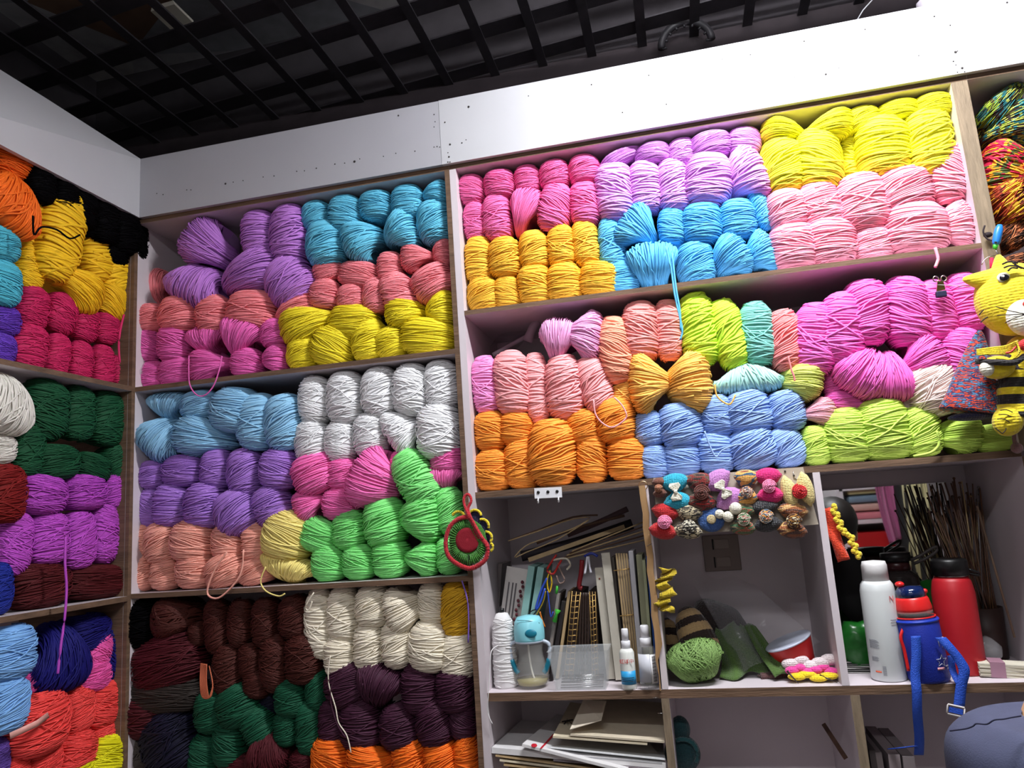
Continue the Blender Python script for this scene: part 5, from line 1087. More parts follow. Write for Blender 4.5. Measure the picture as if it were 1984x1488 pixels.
# cup of long knitting needles
cb = Vector((2.035, .235, ZC + .0006))
e = empty('needle_cup', cb, 'dark brown round cup full of knitting needles at the back corner', 'cup')
MB().lathe([(0, 0), (.036, 0), (.040, .11), (.037, .11), (.034, .006), (0, .005)], 32, M=Matrix.Translation(cb)).build('cup_body', mat('cup_brown', (52, 34, 30), .5), e)
rnd = random.Random(11)
NM = [mat('needle_dark', (82, 56, 44), .4), woodn, mat('needle_grey', (120, 116, 116), .35, metal=.6), mat('needle_dark2', (112, 80, 58), .4)]
NL = ['dark wooden knitting needle standing in the brown cup', 'bamboo knitting needle standing in the brown cup', 'grey metal knitting needle standing in the brown cup', 'brown wooden knitting needle standing in the brown cup']
for i in range(74):
    u = rnd.uniform(0, 1); a = rnd.uniform(0, 6.28); rr = .030 * math.sqrt(rnd.random())
    A = cb + Vector((rr * math.cos(a), rr * math.sin(a), .008)); q = P(1798 + 105 * u + rnd.uniform(-6, 6), 925 + 70 * rnd.random() + 25 * abs(u - .5), .235 + rnd.uniform(-.06, .05))
    q.z = min(q.z, 1.437)
    kk = [0, 0, 3, 3, 1, 2, 0][i % 7]
    mb = MB(); mb.tube([A, q], rnd.uniform(.0011, .0021), 6)
    if i % 5 == 0: mb.ell(q, (.0035, .0035, .003), n=10, m=6)
    mb.build('knitting_needle', NM[kk], label=NL[kk], cat='knitting needle', group='%s needles in the cup' % ['dark', 'bamboo', 'grey', 'brown'][kk])
mb = MB(); mb.tube([P(1893, 980, .10), P(1966, 1235, .08)], .0024, 8); mb.build('knitting_needle', mat('needle_brown', (104, 82, 66), .5), label='single long brown needle leaning in front of the bag at far right', cat='knitting needle')

# ================================================================== lower bays
ZD = .56 + .0005
white_env = pap('env', (214, 212, 212)); cream = pap('cream', (208, 196, 170)); grey = pap('mag', (150, 150, 152))
z0 = .86
def sheetbox(cn, th, m, name, label, cat, tilt=(0, 0), group=None, child=None):
    """flat item with its four corners given as photo points lying at height z"""
    vs = [Vector(c) for c in cn]; n = (vs[1] - vs[0]).cross(vs[3] - vs[0]).normalized(); n = n if n.z > 0 else -n
    mb = MB(); mb.add(vs + [v - n * th for v in vs], [(0, 1, 2, 3), (7, 6, 5, 4), (0, 4, 5, 1), (1, 5, 6, 2), (2, 6, 7, 3), (3, 7, 4, 0)])
    loc = sum(vs, Vector()) / 4
    return mb.build(name, m, None, loc=loc, label=label, cat=cat, group=group), n
def PZc(px, py, z): q = PZ(px, py, z); q.y = min(q.y, .31); q.x = max(.933, min(1.308, q.x)); return q
def lay(zf, zb, pts, th, m, name, label, cat):
    """front corners at height zf near the shelf edge, back corners at zb further in"""
    (a, b, c, d) = pts
    def cl(v): v.x = max(.9305, min(1.3105, v.x)); return v
    return sheetbox([cl(P(*a, .006 - zf)), cl(P(*b, .006 - zf * 2)), cl(P(*c, .29)), cl(P(*d, .29))], th, m, name, label, cat)
lay(0, 0, [(952, 1448), (1290, 1478), (1230, 1405), (1010, 1395)], .012, white_env, 'envelope_stack', 'large white envelope bundle lying lowest but one in the left bay', 'envelopes')
for i in range(4): lay(0, 0, [(960 + 8 * i, 1462 + 9 * i), (1180 + 10 * i, 1492 + 6 * i), (1200, 1440 + 6 * i), (1010, 1425 + 6 * i)], .004, cream if i % 2 else woodn, 'card_folder', 'thin brown card folder under the white envelopes, %s from top' % ORD[i], 'folder')
for o in C.objects:
    if o.name.startswith('card_folder'): o['group'] = 'brown folders under the white envelopes'
o, n = lay(.012, 0, [(1012, 1441), (1215, 1492), (1250, 1425), (1080, 1383)], .006, white_env, 'magazine', 'white magazine with a red dot and red stripe on the cover', 'magazine')
c1 = P(1035, 1443, .008)
def onplane(px, py, q, nrm):
    d = ray(px, py); return CAM + d * ((q - CAM).dot(nrm) / d.dot(nrm))
def mark(o, n, poly, m, name='cover_print', lift=.0006):
    q = Vector(o.location) + n * lift if False else None
    base = Vector(o.location) + Vector(o.data.vertices[0].co) + n * lift
    pts = [onplane(u, v, base, n) - Vector(o.location) for u, v in poly]
    mb = MB(); N = len(pts); mb.add([tuple(p) for p in pts] + [tuple(p - n * .0004) for p in pts], [tuple(range(N)), tuple(range(2 * N - 1, N - 1, -1))] + [(i, (i + 1) % N, (i + 1) % N + N, i + N) for i in range(N)])
    return mb.build(name, m, o)
mark(o, n, [(1035 + 6 * math.cos(a * .5), 1444 + 3.6 * math.sin(a * .5)) for a in range(12)], mat('cover_red', (186, 30, 46), .5), 'red_dot')
mark(o, n, [(1046, 1450), (1050, 1450), (1076, 1422), (1071, 1422)], mat('cover_red', (186, 30, 46)), 'red_stripe')
o, n = lay(0, 0, [(1060, 1446), (1289, 1470), (1284, 1436), (1075, 1428)], .003, pap('mag2', (204, 206, 208)), 'magazine', 'white magazine with a red oval picture and a barcode', 'magazine')
mark(o, n, [(1210 + 26 * math.cos(a * .5), 1449 + 7 * math.sin(a * .5)) for a in range(13)], mat('cover_red', (186, 30, 46)), 'red_picture')
mark(o, n, [(1102, 1439), (1128, 1441), (1126, 1446), (1100, 1444)], mat('bar_grey', (110, 110, 112), .6), 'barcode')
mark(o, n, [(1068, 1438), (1077, 1439), (1075, 1443), (1066, 1442)], mat('print_dk', (86, 70, 84), .6), 'logo_oval')
lay(0, 0, [(1068, 1460), (1283, 1477), (1286, 1450), (1075, 1440)], .003, grey, 'magazine', 'grey and white magazine directly under the barcode one', 'magazine')
lay(0, 0, [(1072, 1471), (1285, 1488), (1286, 1460), (1080, 1452)], .004, pap('mag3', (128, 118, 124)), 'magazine', 'dull mauve magazine lower in the right hand pile', 'magazine')
o, n = lay(0, 0, [(1071, 1426), (1254, 1440), (1260, 1385), (1105, 1360)], .004, cream, 'folded_box', 'flat cream cardboard sleeve with black brush writing, the lower one', 'cardboard sleeve')
for pl in ([(1088, 1398), (1110, 1394)], [(1098, 1392), (1100, 1405)], [(1092, 1403), (1098, 1396)], [(1102, 1397), (1109, 1403)]):
    (u, v), (u2, v2) = pl; mark(o, n, [(u, v - 1), (u2, v2 - 1), (u2 + 1, v2 + 1), (u + 1, v + 1)], ink, 'brush_writing')
o, n = lay(0, 0, [(1105, 1422), (1289, 1436), (1292, 1362), (1150, 1352)], .004, pap('cream2', (202, 190, 168)), 'folded_box', 'flat cream cardboard sleeve with folded flap, topmost of the pile', 'cardboard sleeve')
fl = [P(1104, 1413, .003), P(1165, 1395, .02), P(1175, 1358, .12), P(1130, 1356, .12)]
mb = MB(); mb.sheet([[fl[0], fl[1]], [fl[3], fl[2]]], .0012, smooth=False); f = mb.build('flap', pap('cream3', (206, 196, 178)), o); f.location = -Vector(o.location)
for (u, v, u2, v2) in ((1135, 1375, 1157, 1370), (1145, 1368, 1148, 1382), (1138, 1380, 1146, 1374)):
    q = [P(u, v - 1, .055), P(u2, v2 - 1, .05), P(u2, v2 + 1, .05), P(u, v + 1, .055)]
# teal crochet dolls in the dark middle bay
p = P(1326, 1455, .12)
e = empty('crochet_toy', p, 'dark teal crocheted toy in the dim lower middle bay', 'crochet toy')
tk = knit('teal_k', (18, 62, 68))
MB().ell(P(1318, 1412, .12), (.022, .02, .028)).build('head', tk, e)
MB().ell(P(1322, 1460, .12), (.040, .03, .040)).build('body', tk, e)
MB().tube([P(1322 + 30 * math.cos(a), 1462 - 30 * math.sin(a), .09) for a in [R_(q) for q in range(-30, 130, 16)]], .005, 8).build('trim', knit('teal2_k', (28, 84, 88)), e)
MB().box((p.x + .06, .2, .56), (p.x + .13, .3, .70)).build('small_box', mat('dim_box', (92, 80, 80), .8), label='small plain box at the bottom of the dim middle bay', cat='box')
slat((1595, 1402), (1634, 1462), 8, .01, woodd, 'wooden_stick', 'dark stick leaning against the side of the dim middle bay', Ya=.2, Yb=.06, cat='stick')
# magazines in right lower bay
for i, (x0, x1, c, lb) in enumerate(((1668, 1690, (120, 112, 110), 'grey magazine leaning at the left of the lower right bay'), (1690, 1705, (46, 38, 38), 'dark magazine leaning second in the lower right bay'), (1702, 1722, (88, 78, 78), 'brownish magazine leaning third in the lower right bay'), (1722, 1738, (132, 120, 122), 'pale magazine standing under the blue strap'), (1750, 1766, (126, 116, 118), 'pale magazine standing near the shoulder'))):
    A = P(x1, 1560, .04); A.z = .562; B = P(x0 if i < 3 else x1 - 6, 1450 + 4 * i, .04); L = (B - A).length
    MB().box((-.006 if i < 3 else -.011, 0, 0), (.006 if i < 3 else .011, .2, L), M=frame(A, B)).build('magazine', pap('m%d' % i, c), None, loc=A, label=lb, cat='magazine')

# ================================================================== hanging things
# crochet pot holder
p = P(903, 1040, -.03)
e = empty('pot_holder', p, 'round crocheted pot holder in red and green hung on the post', 'pot holder')
redk = knit('red_k2', (180, 14, 34), scale=330); grk = knit('green_k2', (60, 128, 36), scale=330)
def ringpt(cx, cy, r, a, Y=-.03, sx=1, sy=1): return P(cx + r * sx * math.cos(a), cy - r * sy * math.sin(a), Y)
mb = MB(); M = Matrix.Translation(P(906, 1046, -.028)) @ Matrix.Rotation(math.pi / 2, 4, 'X'); k = S(1, p)
mb.lathe([(0, -.001), (23 * k, -.001), (24.5 * k, .001), (23 * k, .003), (16 * k, .0035), (12 * k, .0028), (7 * k, .0038), (4 * k, .003), (0, .0036)], 36, M=M); mb.build('red_centre', mat('felt_red', (138, 14, 34), .85, bump=.4, bscale=600), e)
outl = [(903, 1002), (888, 1006), (872, 1020), (864, 1045), (866, 1070), (876, 1085), (893, 1096), (911, 1101), (930, 1093), (942, 1080), (944, 1058), (934, 1044), (922, 1024), (911, 1005)]
oc = smooth([P(u, v, -.029) for u, v in outl + outl[:1]], 4)[:-1]
cen = P(906, 1048, -.028); mb = MB()
for i in range(64):
    a = R_(i * 360 / 64) ; q = oc[int(i * len(oc) / 64) % len(oc)]
    d = q - cen; mb.tube([cen + d * .5, cen + d * .7 + Vector((0, -.002, 0)), cen + d * (.92 if i % 2 else .86)], .0016, 5)
mb.ell(cen + Vector((0, .003, -.002)), (38 * k, .003, 44 * k), n=36, m=8); mb.build('green_band', grk, e)
mb = MB(); mb.tube(oc, .0052, 8, closed=True)
for i, q in enumerate(oc): mb.ell(q + (q - cen).normalized() * .0012, (.0048, .0046, .0048), n=8, m=6)
mb.build('red_border', redk, e)
MB().tube(smooth([P(935, 1045, -.033), P(922, 1022, -.034), P(911, 1000, -.034), P(907, 985, -.03), P(913, 970, -.028), P(908, 958, -.025), P(900, 962, -.025), P(899, 975, -.028), P(905, 992, -.034), P(910, 1005, -.034)]), .0034, 8).build('hanging_loop', redk, e)
mb = MB(); mb.ell(P(918, 1020, -.012), (27 * k, .003, 30 * k), n=30, m=8)
mb.ell(P(926, 1040, -.011), (24 * k, .003, 40 * k), n=30, m=8)
p2 = mb.build('crochet_disc', knit('navy_k', (24, 22, 60)), label='navy crocheted disc with yellow arcs behind the red pot holder', cat='pot holder')
mb = MB()
for (ax, ay, r, s_, t_) in ((888, 1003, 12, 20, 160), (920, 1000, 12, 0, 150), (934, 1019, 13, -20, 110), (941, 1042, 12, -40, 90), (946, 1060, 9, -60, 60)):
    mb.tube([ringpt(ax, ay, r, R_(q), -.016) for q in range(s_, t_ + 1, 10)], .0034, 6)
f = mb.build('yellow_arcs', knit('yellow_k2', (222, 202, 30)), p2)
# binder clip hanging on wire
p = P(1822, 556, -.012); k = S(1, p)
e = empty('binder_clip', p, 'steel binder clip with a dark blue tip hung on the wire', 'clip')
MB().prism([(-8 * k, -8 * k), (8 * k, -6 * k), (7 * k, 12 * k), (-3 * k, 12 * k)], .004, M=Matrix.Translation(p)).build('clip_body', mat('brass2', (170, 150, 90), .25, metal=1), e)
MB().box((p.x - 10 * k, p.y - .003, p.z - 20 * k), (p.x + 9 * k, p.y + .007, p.z - 8 * k)).build('clip_tip', mat('navy_rubber', (26, 28, 60), .5), e, bevel=.002)
for dx, s_ in ((-7, -.004), (8, -.001)): MB().tube([p + Vector((dx * k + 5 * k * math.cos(a), s_, 16 * k + 5.5 * k * math.sin(a))) for a in [i * .5236 for i in range(12)]], .0014, 6, closed=True).build('clip_lever', steel, e)
MB().tube([P(1760, 551, -.012), P(1822, 552, -.012), P(1900, 557, -.012)], .0007, 5).build('hanging_wire', mat('pale_wire', (190, 190, 195)), label='thin wire strung in front of the magenta pink yarn', cat='wire')
# crochet hook with blue handle
A, B = P(1929, 476, -.03), P(1937, 436, -.03)
e = empty('crochet_hook', A, 'crochet hook with a bright blue handle hung above the tiger', 'crochet hook')
MB().lathe([(0, 0), (.005, .001), (.0078, .008), (.0082, .024), (.008, .036), (.005, .0455), (0, .0475)], 20, M=frame(A, B)).build('handle', mat('handle_blue', (36, 116, 196), .35), e)
MB().lathe([(0, -.008), (.004, -.007), (.0052, .002), (0, .003)], 14, M=frame(A, B)).build('collar', mat('green_plastic', (60, 172, 50)), e)
MB().tube([P(1928, 480, -.03), P(1936, 500, -.03)], .001, 6).build('shaft', steel, e)
mb = MB(); mb.tube(smooth([P(1908, 437, -.02), P(1905, 450, -.02), P(1912, 462, -.02), P(1922, 466, -.025), P(1930, 470, -.038)]), .0018, 6); mb.ell(P(1914, 455, -.012), (.009, .006, .006)); mb.build('tied_thread', mat('black_thread', (34, 22, 26), .8), label='knotted dark thread tied round the post beside the blue hook', cat='thread')
MB().tube([ringpt(1925, 520, 24, R_(q), -.02) for q in range(20, 175, 12)], .0011, 6).build('steel_ring', steel, label='thin steel hoop above the tiger head', cat='ring')
MB().tube([P(1921, 500, -.018), P(1922, 525, -.018)], .004, 8).build('red_tassel', mat('crimson_thread', (186, 16, 60), .8), label='short crimson tassel hanging from the steel hoop', cat='tassel')
# crocheted tiger
ty = knit('tiger_yellow', (226, 202, 30), scale=150); tb = mat('black_thread', (34, 22, 26)); tw = knit('tiger_white', (222, 218, 200), scale=170)
H0 = P(1966, 585, -.075); k = S(1, H0)
e = empty('crocheted_tiger', H0, 'yellow crocheted tiger toy with black stripes hanging at the right edge', 'crocheted toy')
mb = MB()
def headfn(v): return Vector((v.x, v.y, v.z * (1 - .08 * v.x)))
mb.ell(H0 + Vector((2 * k, 0, 6 * k)), (71 * k, .052, 72 * k), n=40, m=24, fn=headfn)
# ears as tapered horns blended into the head
for (u0, v0, u1, v1, r0) in ((1925, 545, 1866, 541, 23), (1945, 545, 1934, 494, 24), (2010, 545, 2035, 500, 24)):
    A, B = P(u0, v0, -.08), P(u1, v1, -.085); n = 10
    mb.tube([A + (B - A) * i / n for i in range(n + 1)], [r0 * k * (1 - i / n) ** .8 + 3.5 * k for i in range(n + 1)], 16)
mb.ell(P(1990, 708, -.07), (42 * k, .04, 60 * k), n=28, m=16)
mb.build('body', ty, e)
mb = MB(); mb.ell(P(1988, 615, -.118), (33 * k, .022, 36 * k), n=26, m=16); mb.build('muzzle', tw, e)
MB().ell(P(1993, 588, -.137), (10 * k, .007, 7 * k)).build('nose', mat('nose_red', (200, 40, 40), .5), e)
mb = MB(); M = Matrix.Translation(P(1945, 538, -.120)); mb.ell(P(1945, 538, -.116), (12 * k, .004, 10 * k)); mb.build('eye_white', mat('eye_white', (222, 218, 200), .5), e)
MB().ell(P(1946, 538, -.1205), (8.5 * k, .004, 7 * k)).build('eye', mat('eye_black', (22, 22, 34), .08, coat=1), e)
MB().ell(P(1944, 535, -.126), (2.2 * k, .001, 2.2 * k)).build('eye_glint', mat('eye_glint_white', (240, 240, 240), .3), e)  # white dot painted in as the highlight on the eye
mb = MB(); mb.ell(P(2012, 535, -.118), (12 * k, .004, 10 * k)); mb.build('eye_white', mat('eye_white', (222, 218, 200)), e)
MB().ell(P(2012, 535, -.1225), (8.5 * k, .004, 7 * k)).build('eye', mat('eye_black', (22, 22, 34)), e)
def thread(pts, Y, nm, r=.0009): MB().tube(smooth([P(a, b_, Y) for a, b_ in pts], 3), r, 5).build(nm, tb, e)
for w_ in ([(1929, 594), (1955, 602), (1984, 608)], [(1932, 611), (1955, 610), (1984, 609)], [(1947, 626), (1962, 618), (1984, 610)]): thread(w_, -.146, 'whisker')
for w_ in ([(1942, 512), (1955, 507), (1972, 510)], [(1945, 519), (1956, 515), (1970, 516), (1980, 520)], [(1953, 525), (1960, 519), (1972, 520)], [(1962, 509), (1975, 517), (1990, 522)]): thread(w_, -.128, 'brow', .0018)
thread([(1897, 610), (1902, 604), (1906, 600)], -.11, 'cheek_stripe', .0012); thread([(1900, 625), (1907, 618), (1914, 614)], -.11, 'cheek_stripe', .0012)
# striped torso
mb = MB(); base = P(1985, 812, -.07); top = P(1985, 690, -.07)
M = frame(base, top); L = (top - base).length; N = 26
mb.lathe([(.0, 0)] + [((47 - 8 * (i / N) ** 2) * k * (1 + .03 * (i % 2)), L * i / N) for i in range(N + 1)] + [(0, L)], 36, M=M, sy=.8)
jer = knit('jersey_black', (26, 20, 20), scale=180); yel2 = ty
ob = mb.build('striped_jersey', [jer, yel2], e)
for pl in ob.data.polygons:
    row = pl.index // 36; 
    if 3 <= row <= 5 or 10 <= row <= 12 or 17 <= row <= 19: pl.material_index = 1
# lower face of a second small animal peeking under the scarf
MB().ell(P(1932, 712, -.095), (30 * k, .026, 22 * k), n=24, m=14).build('paw', ty, e)
MB().ell(P(1912, 714, -.115), (12 * k, .012, 15 * k), n=18, m=12).build('paw_tip', tw, e)
mb = MB()
for i in range(7):
    mb.tube(smooth([P(1892, 678 + 1.5 * i, -.12), P(1920, 674 + 2 * i, -.128), P(1950, 670 + 2.5 * i, -.13), P(1972, 660 + 3 * i, -.12)]), .0018, 6)
mb.tube(smooth([P(1968, 660, -.125), P(1975, 680, -.13), P(1960, 696, -.13), P(1930, 694, -.128)]), .0022, 6)
mb.build('scarf', knit('scarf_yellow', (222, 196, 24)), e)
MB().tube(smooth([P(1892, 700, -.105), P(1930, 702, -.13), P(1965, 702, -.128), P(1985, 690, -.12)]), .006, 8).build('scarf_underlay', jer, e)
MB().tube(smooth([P(1944, 684, -.128), P(1958, 682, -.134), P(1968, 672, -.134)]), .002, 6).build('scarf_trim', mat('nose_red', (200, 40, 40)), e)
MB().ell(P(1990, 668, -.128), (15 * k, .012, 12 * k)).build('red_pompom', knit('redrose_k', (206, 30, 34)), e)
MB().ell((0, 0, 0), (26 * k, .024, 30 * k), n=26, m=16, M=Matrix.Rotation(R_(28), 4, 'Y')).build('foot', ty, e)
ft = [o for o in C.objects if o.name.startswith('foot')][-1]; ft.location = P(1953, 815, -.085) - Vector(e.location); ft.data.transform(Matrix.Translation(Vector(e.location)))
for w_ in ([(1928, 829), (1934, 834), (1942, 840)], [(1942, 840), (1948, 834), (1949, 829)], [(1932, 812), (1945, 812), (1956, 818)], [(1935, 803), (1948, 803), (1960, 808)], [(1938, 795), (1950, 794), (1962, 799)]): thread(w_, -.112, 'foot_stitch', .001)
# striped crochet cone
A, B = P(1884, 800, -.045), P(1898, 640, -.045)
MULT = [(26, 28, 84), (196, 58, 24), (60, 26, 70), (50, 110, 150), (150, 44, 34)]
rk = knit('multi_k', MULT[0], ramp=MULT, nscale=55, scale=240)
Lc = (B - A).length
bag('crochet_cone', [(.060, 0), (.062, .004), (.056, .02), (.048, .045), (.040, .075), (.030, .105), (.018, .140), (.008, .165), (.003, Lc)], rk, 'multicolour crocheted cone in navy and orange beside the tiger', 'crochet cone', A, B, .55, .02, 40)
MB().ell(P(1888, 806, -.045), (.050, .024, .009)).build('cone_lining', knit('navy_k', (24, 22, 60)), label='dark lining under the multicolour crocheted cone', cat='lining')
MB().tube(smooth([P(1966, 830, -.03), P(1965, 850, -.03), P(1968, 862, -.03)]), .004, 8).build('pompom_string', mat('dusty_pink', (134, 102, 104), .8), label='dusty pink string under the tiger foot', cat='string')
MB().ell(P(1970, 868, -.03), (.011, .01, .011)).build('pompom', knit('dusty_k', (140, 104, 106)), label='small dusty pink pompom under the tiger foot', cat='pompom')

# plastic on the second shelf: rolled tube bag
film2 = mat('film_pink', (214, 190, 206), .15, alpha=.45, bump=.5, bscale=20)
e = empty('plastic_sleeve', P(1000, 655, .2), 'rolled clear plastic sleeve lying above the blush pink skeins', 'plastic sleeve')
MB().tube(smooth([P(955, 688, .16), P(990, 668, .17), P(1020, 652, .18)]), .006, 10).build('rolled_tube', film2, e)
MB().tube(smooth([P(1022, 662, .15), P(1030, 640, .15), P(1040, 622, .15)]), [.012, .013, .013, .012, .012, .012, .012, .012, .010], 12).build('rolled_end', film2, e)
MB().ell(P(985, 662, .24), (.06, .03, .03), M=Matrix.Rotation(R_(-30), 4, 'Y')).build('loose_film', mat('film_faint', (150, 120, 140), .2, alpha=.18), e)
# bag around the purple skein, bag in the corner
MB().ell(P(425, 470, .13), (.075, .05, .075), fn=lambda v: v * (1 + .08 * math.sin(6 * v.x + 4 * v.z))).build('plastic_bag', mat('film_grey', (160, 150, 160), .2, alpha=.16, bump=.6, bscale=25), label='thin clear plastic bag behind the tilted orchid purple skein', cat='plastic bag')
MB().ell(P(282, 722, .045), (.020, .03, .030), fn=lambda v: v * (1 + .12 * math.sin(8 * v.x + 5 * v.z))).build('plastic_bag', mat('film_bright', (215, 205, 215), .08, alpha=.3, bump=.8, bscale=30), label='crinkled clear plastic at the bottom left corner by pink yarn', cat='plastic bag')
# paper label on coral yarn
q = [PX(18, 1420, .012), PX(70, 1396, .020), PX(92, 1380, .012), PX(95, 1390, .012), PX(72, 1408, .020), PX(20, 1432, .012)]
MB().sheet([q[:3], [q[5], q[4], q[3]]], .0008).build('paper_band', mat('band_pink', (222, 160, 150), .5), label='pale paper band wrapped round a neon coral skein', cat='paper band')

# ================================================================== seated person at the lower right
Y0 = -.62
def Q(px, py): return P(px, py, Y0)
nk = Q(2100, 1392); cx = nk.x; zs = nk.z
skin = mat('skin', (206, 160, 122), .5, noise=.03); shirt = mat('shirt_cotton', (64, 68, 92), .9, noise=.06, nscale=60, bump=.15, bscale=500)
hair = mat('hair', (24, 18, 16), .5); trous = mat('trousers', (40, 40, 46), .85)
e = empty('person', (cx, Y0, 0), 'person in a grey blue T-shirt seated facing the camera, mostly out of frame', 'person')
def skinmesh(name, pts, edges, root, m, parent, sub=2):
    me = bpy.data.meshes.new(name); me.from_pydata([tuple(Vector(p[0]) - Vector(parent.location)) for p in pts], edges, []); me.materials.append(m)
    o = bpy.data.objects.new(name, me); C.objects.link(o); o.parent = parent
    sm_ = o.modifiers.new('skin', 'SKIN'); sm_.use_smooth_shade = True
    for i, p in enumerate(pts):
        v = me.skin_vertices[0].data[i]; v.radius = p[1] if isinstance(p[1], tuple) else (p[1], p[1]); v.use_root = (i == root)
    ss = o.modifiers.new('sub', 'SUBSURF'); ss.levels = sub; ss.render_levels = sub
    return o
X = cx
sz = zs - .045                                  # shoulder joint height
body = [((X, Y0, .52), .13), ((X, Y0, .68), .115), ((X, Y0 + .0, .84), .12), ((X, Y0, sz - .08), .085), ((X, Y0 - .012, sz + .022), .082), ((X + .012, Y0 - .01, sz + .09), .050), ((X + .05, Y0 - .02, sz + .15), .062), ((X + .075, Y0 - .02, sz + .21), .076), ((X + .085, Y0 - .01, sz + .265), .068),
        ((X - .15, Y0, sz - .06), .038), ((X - .20, Y0 - .03, sz - .17), .042), ((X - .205, Y0 - .06, sz - .30), .036), ((X - .16, Y0 - .18, sz - .40), .030), ((X - .10, Y0 - .28, sz - .45), .024),
        ((X + .15, Y0, sz - .06), .038), ((X + .20, Y0 - .03, sz - .17), .042), ((X + .205, Y0 - .06, sz - .30), .036), ((X + .16, Y0 - .18, sz - .40), .030), ((X + .10, Y0 - .28, sz - .45), .024),
        ((X - .10, Y0 - .08, .50), .09), ((X - .12, Y0 - .42, .49), .062), ((X - .12, Y0 - .44, .25), .05), ((X - .12, Y0 - .43, .09), .036), ((X - .12, Y0 - .55, .04), .034),
        ((X + .10, Y0 - .08, .50), .09), ((X + .12, Y0 - .42, .49), .062), ((X + .12, Y0 - .44, .25), .05), ((X + .12, Y0 - .43, .09), .036), ((X + .12, Y0 - .55, .04), .034)]
bed = [(0, 1), (1, 2), (2, 3), (3, 4), (4, 5), (5, 6), (6, 7), (7, 8), (3, 9), (9, 10), (10, 11), (11, 12), (12, 13), (3, 14), (14, 15), (15, 16), (16, 17), (17, 18), (0, 19), (19, 20), (20, 21), (21, 22), (22, 23), (0, 24), (24, 25), (25, 26), (26, 27), (27, 28)]
for s_ in (-1, 1): bed.append((4, len(body))); body.append(((X + s_ * (X - Q(2015, 1392).x), Y0 - .015, Q(2015, 1398).z), .036))
for s_, w_ in ((-1, 13), (1, 18)):                # hands: palm and five fingers
    wp = Vector(body[w_][0]); b0 = len(body); body.append(((wp.x - s_ * .02, wp.y - .055, wp.z - .012), .024)); bed.append((w_, b0))
    for f in range(4):
        dx = (f - 1.5) * .018; ln = [.066, .076, .072, .055][f]; i0 = len(body)
        body.append(((wp.x - s_ * .025 + dx, wp.y - .09, wp.z - .016), .0092)); body.append(((wp.x - s_ * .03 + dx * 1.1, wp.y - .09 - ln * .55, wp.z - .026), .0085)); body.append(((wp.x - s_ * .03 + dx * 1.1, wp.y - .09 - ln * .85, wp.z - .045), .0072))
        bed += [(b0, i0), (i0, i0 + 1), (i0 + 1, i0 + 2)]
    i0 = len(body); body.append(((wp.x - s_ * .052, wp.y - .045, wp.z - .012), .010)); body.append(((wp.x - s_ * .066, wp.y - .075, wp.z - .022), .0085)); bed += [(b0, i0), (i0, i0 + 1)]
skinmesh('body', body, bed, 0, skin, e)
# shirt: lofted torso with sloping shoulders plus sleeves
mb = MB(); N = 40; rows = []
def ring(z, w_, d, y=0, ex=.8):
    out = []
    for i in range(N):
        a = 2 * math.pi * i / N; c_, s_ = math.cos(a), math.sin(a)
        out.append((X + w_ * math.copysign(abs(c_) ** ex, c_), Y0 + y + d * math.copysign(abs(s_) ** ex, s_), z))
    return out
P1 = Q(1984, 1375).z; P2 = Q(1830, 1409).z; P3 = Q(1785, 1482)
wsh = X - Q(1830, 1409).x
prof = [(.50, .185, .14), (.70, .175, .135), (.85, .185, .135), (sz - .09, wsh - .005, .13), (P2 - .035, wsh + .004, .115), (P2 - .012, wsh - .012, .10), (P2 + .004, wsh - .04, .088), ((P2 + P1) / 2 - .006, wsh * .62, .072), (P1 - .016, .085, .062), (P1 - .016, .062, .052)]
vs = []; fs = []
for j, (z, w_, d) in enumerate(prof):
    r_ = ring(z, w_, d)
    if j >= len(prof) - 3: r_ = [(x_, y_, z_ - (.05, .05, .055)[j - len(prof) + 3] * max(0, -(y_ - Y0) / d) ** 2 * max(0, 1 - (abs(x_ - X) / (w_ * 1.05)) ** 2) * (1 if j > len(prof) - 3 else .3)) for x_, y_, z_ in r_]
    vs += r_
for j in range(len(prof) - 1):
    for i in range(N): i2 = (i + 1) % N; fs.append((j * N + i, j * N + i2, (j + 1) * N + i2, (j + 1) * N + i))
fs.append(tuple(range(N - 1, -1, -1)))
mb.add([(a_, b_, c_ + .006) for a_, b_, c_ in vs], fs, 0, .5, True)
ts = mb.build('t_shirt', shirt, e); ss_ = ts.modifiers.new('sub', 'SUBSURF'); ss_.levels = ss_.render_levels = 2
for s_ in (-1, 1):
    pts = smooth([Vector((X + s_ * (wsh - .115), Y0, P2 - .060)), Vector((X + s_ * (wsh - .075), Y0 - .01, P2 - .072)), Vector((X + s_ * (wsh - .040), Y0 - .015, P2 - .13)), Vector((X + s_ * (wsh - .012), Y0 - .03, P2 - .24))], 5)
    sl = MB(); sl.tube(pts, [.045 + .014 * min(1, i / 8) for i in range(len(pts))], 28); o = sl.build('sleeve', shirt, e)
sm_pts = [(1840, 1416), (1870, 1412), (1885, 1407), (1892, 1402), (1912, 1403), (1926, 1395), (1945, 1393), (1960, 1390), (1978, 1387)]
MB().tube(smooth([P(u, v, Y0 - .052 - .03 * (1 - abs(u - 1930) / 110)) for u, v in sm_pts]), .0009, 5).build('seam', mat('seam_navy', (34, 36, 60), .9), e)
mb = MB(); mb.ell((X + .082, Y0 + .012, sz + .235), (.080, .094, .090), fn=lambda v: Vector((v.x, v.y, max(v.z, -.35 - .6 * (v.y > 0))))); mb.build('hair', hair, e)
mb = MB()
mb.ell((X + .050, Y0 - .088, sz + .20), (.011, .006, .006)); mb.ell((X + .108, Y0 - .088, sz + .20), (.011, .006, .006)); mb.build('eyes', mat('eye_dark', (30, 22, 20), .2), e)
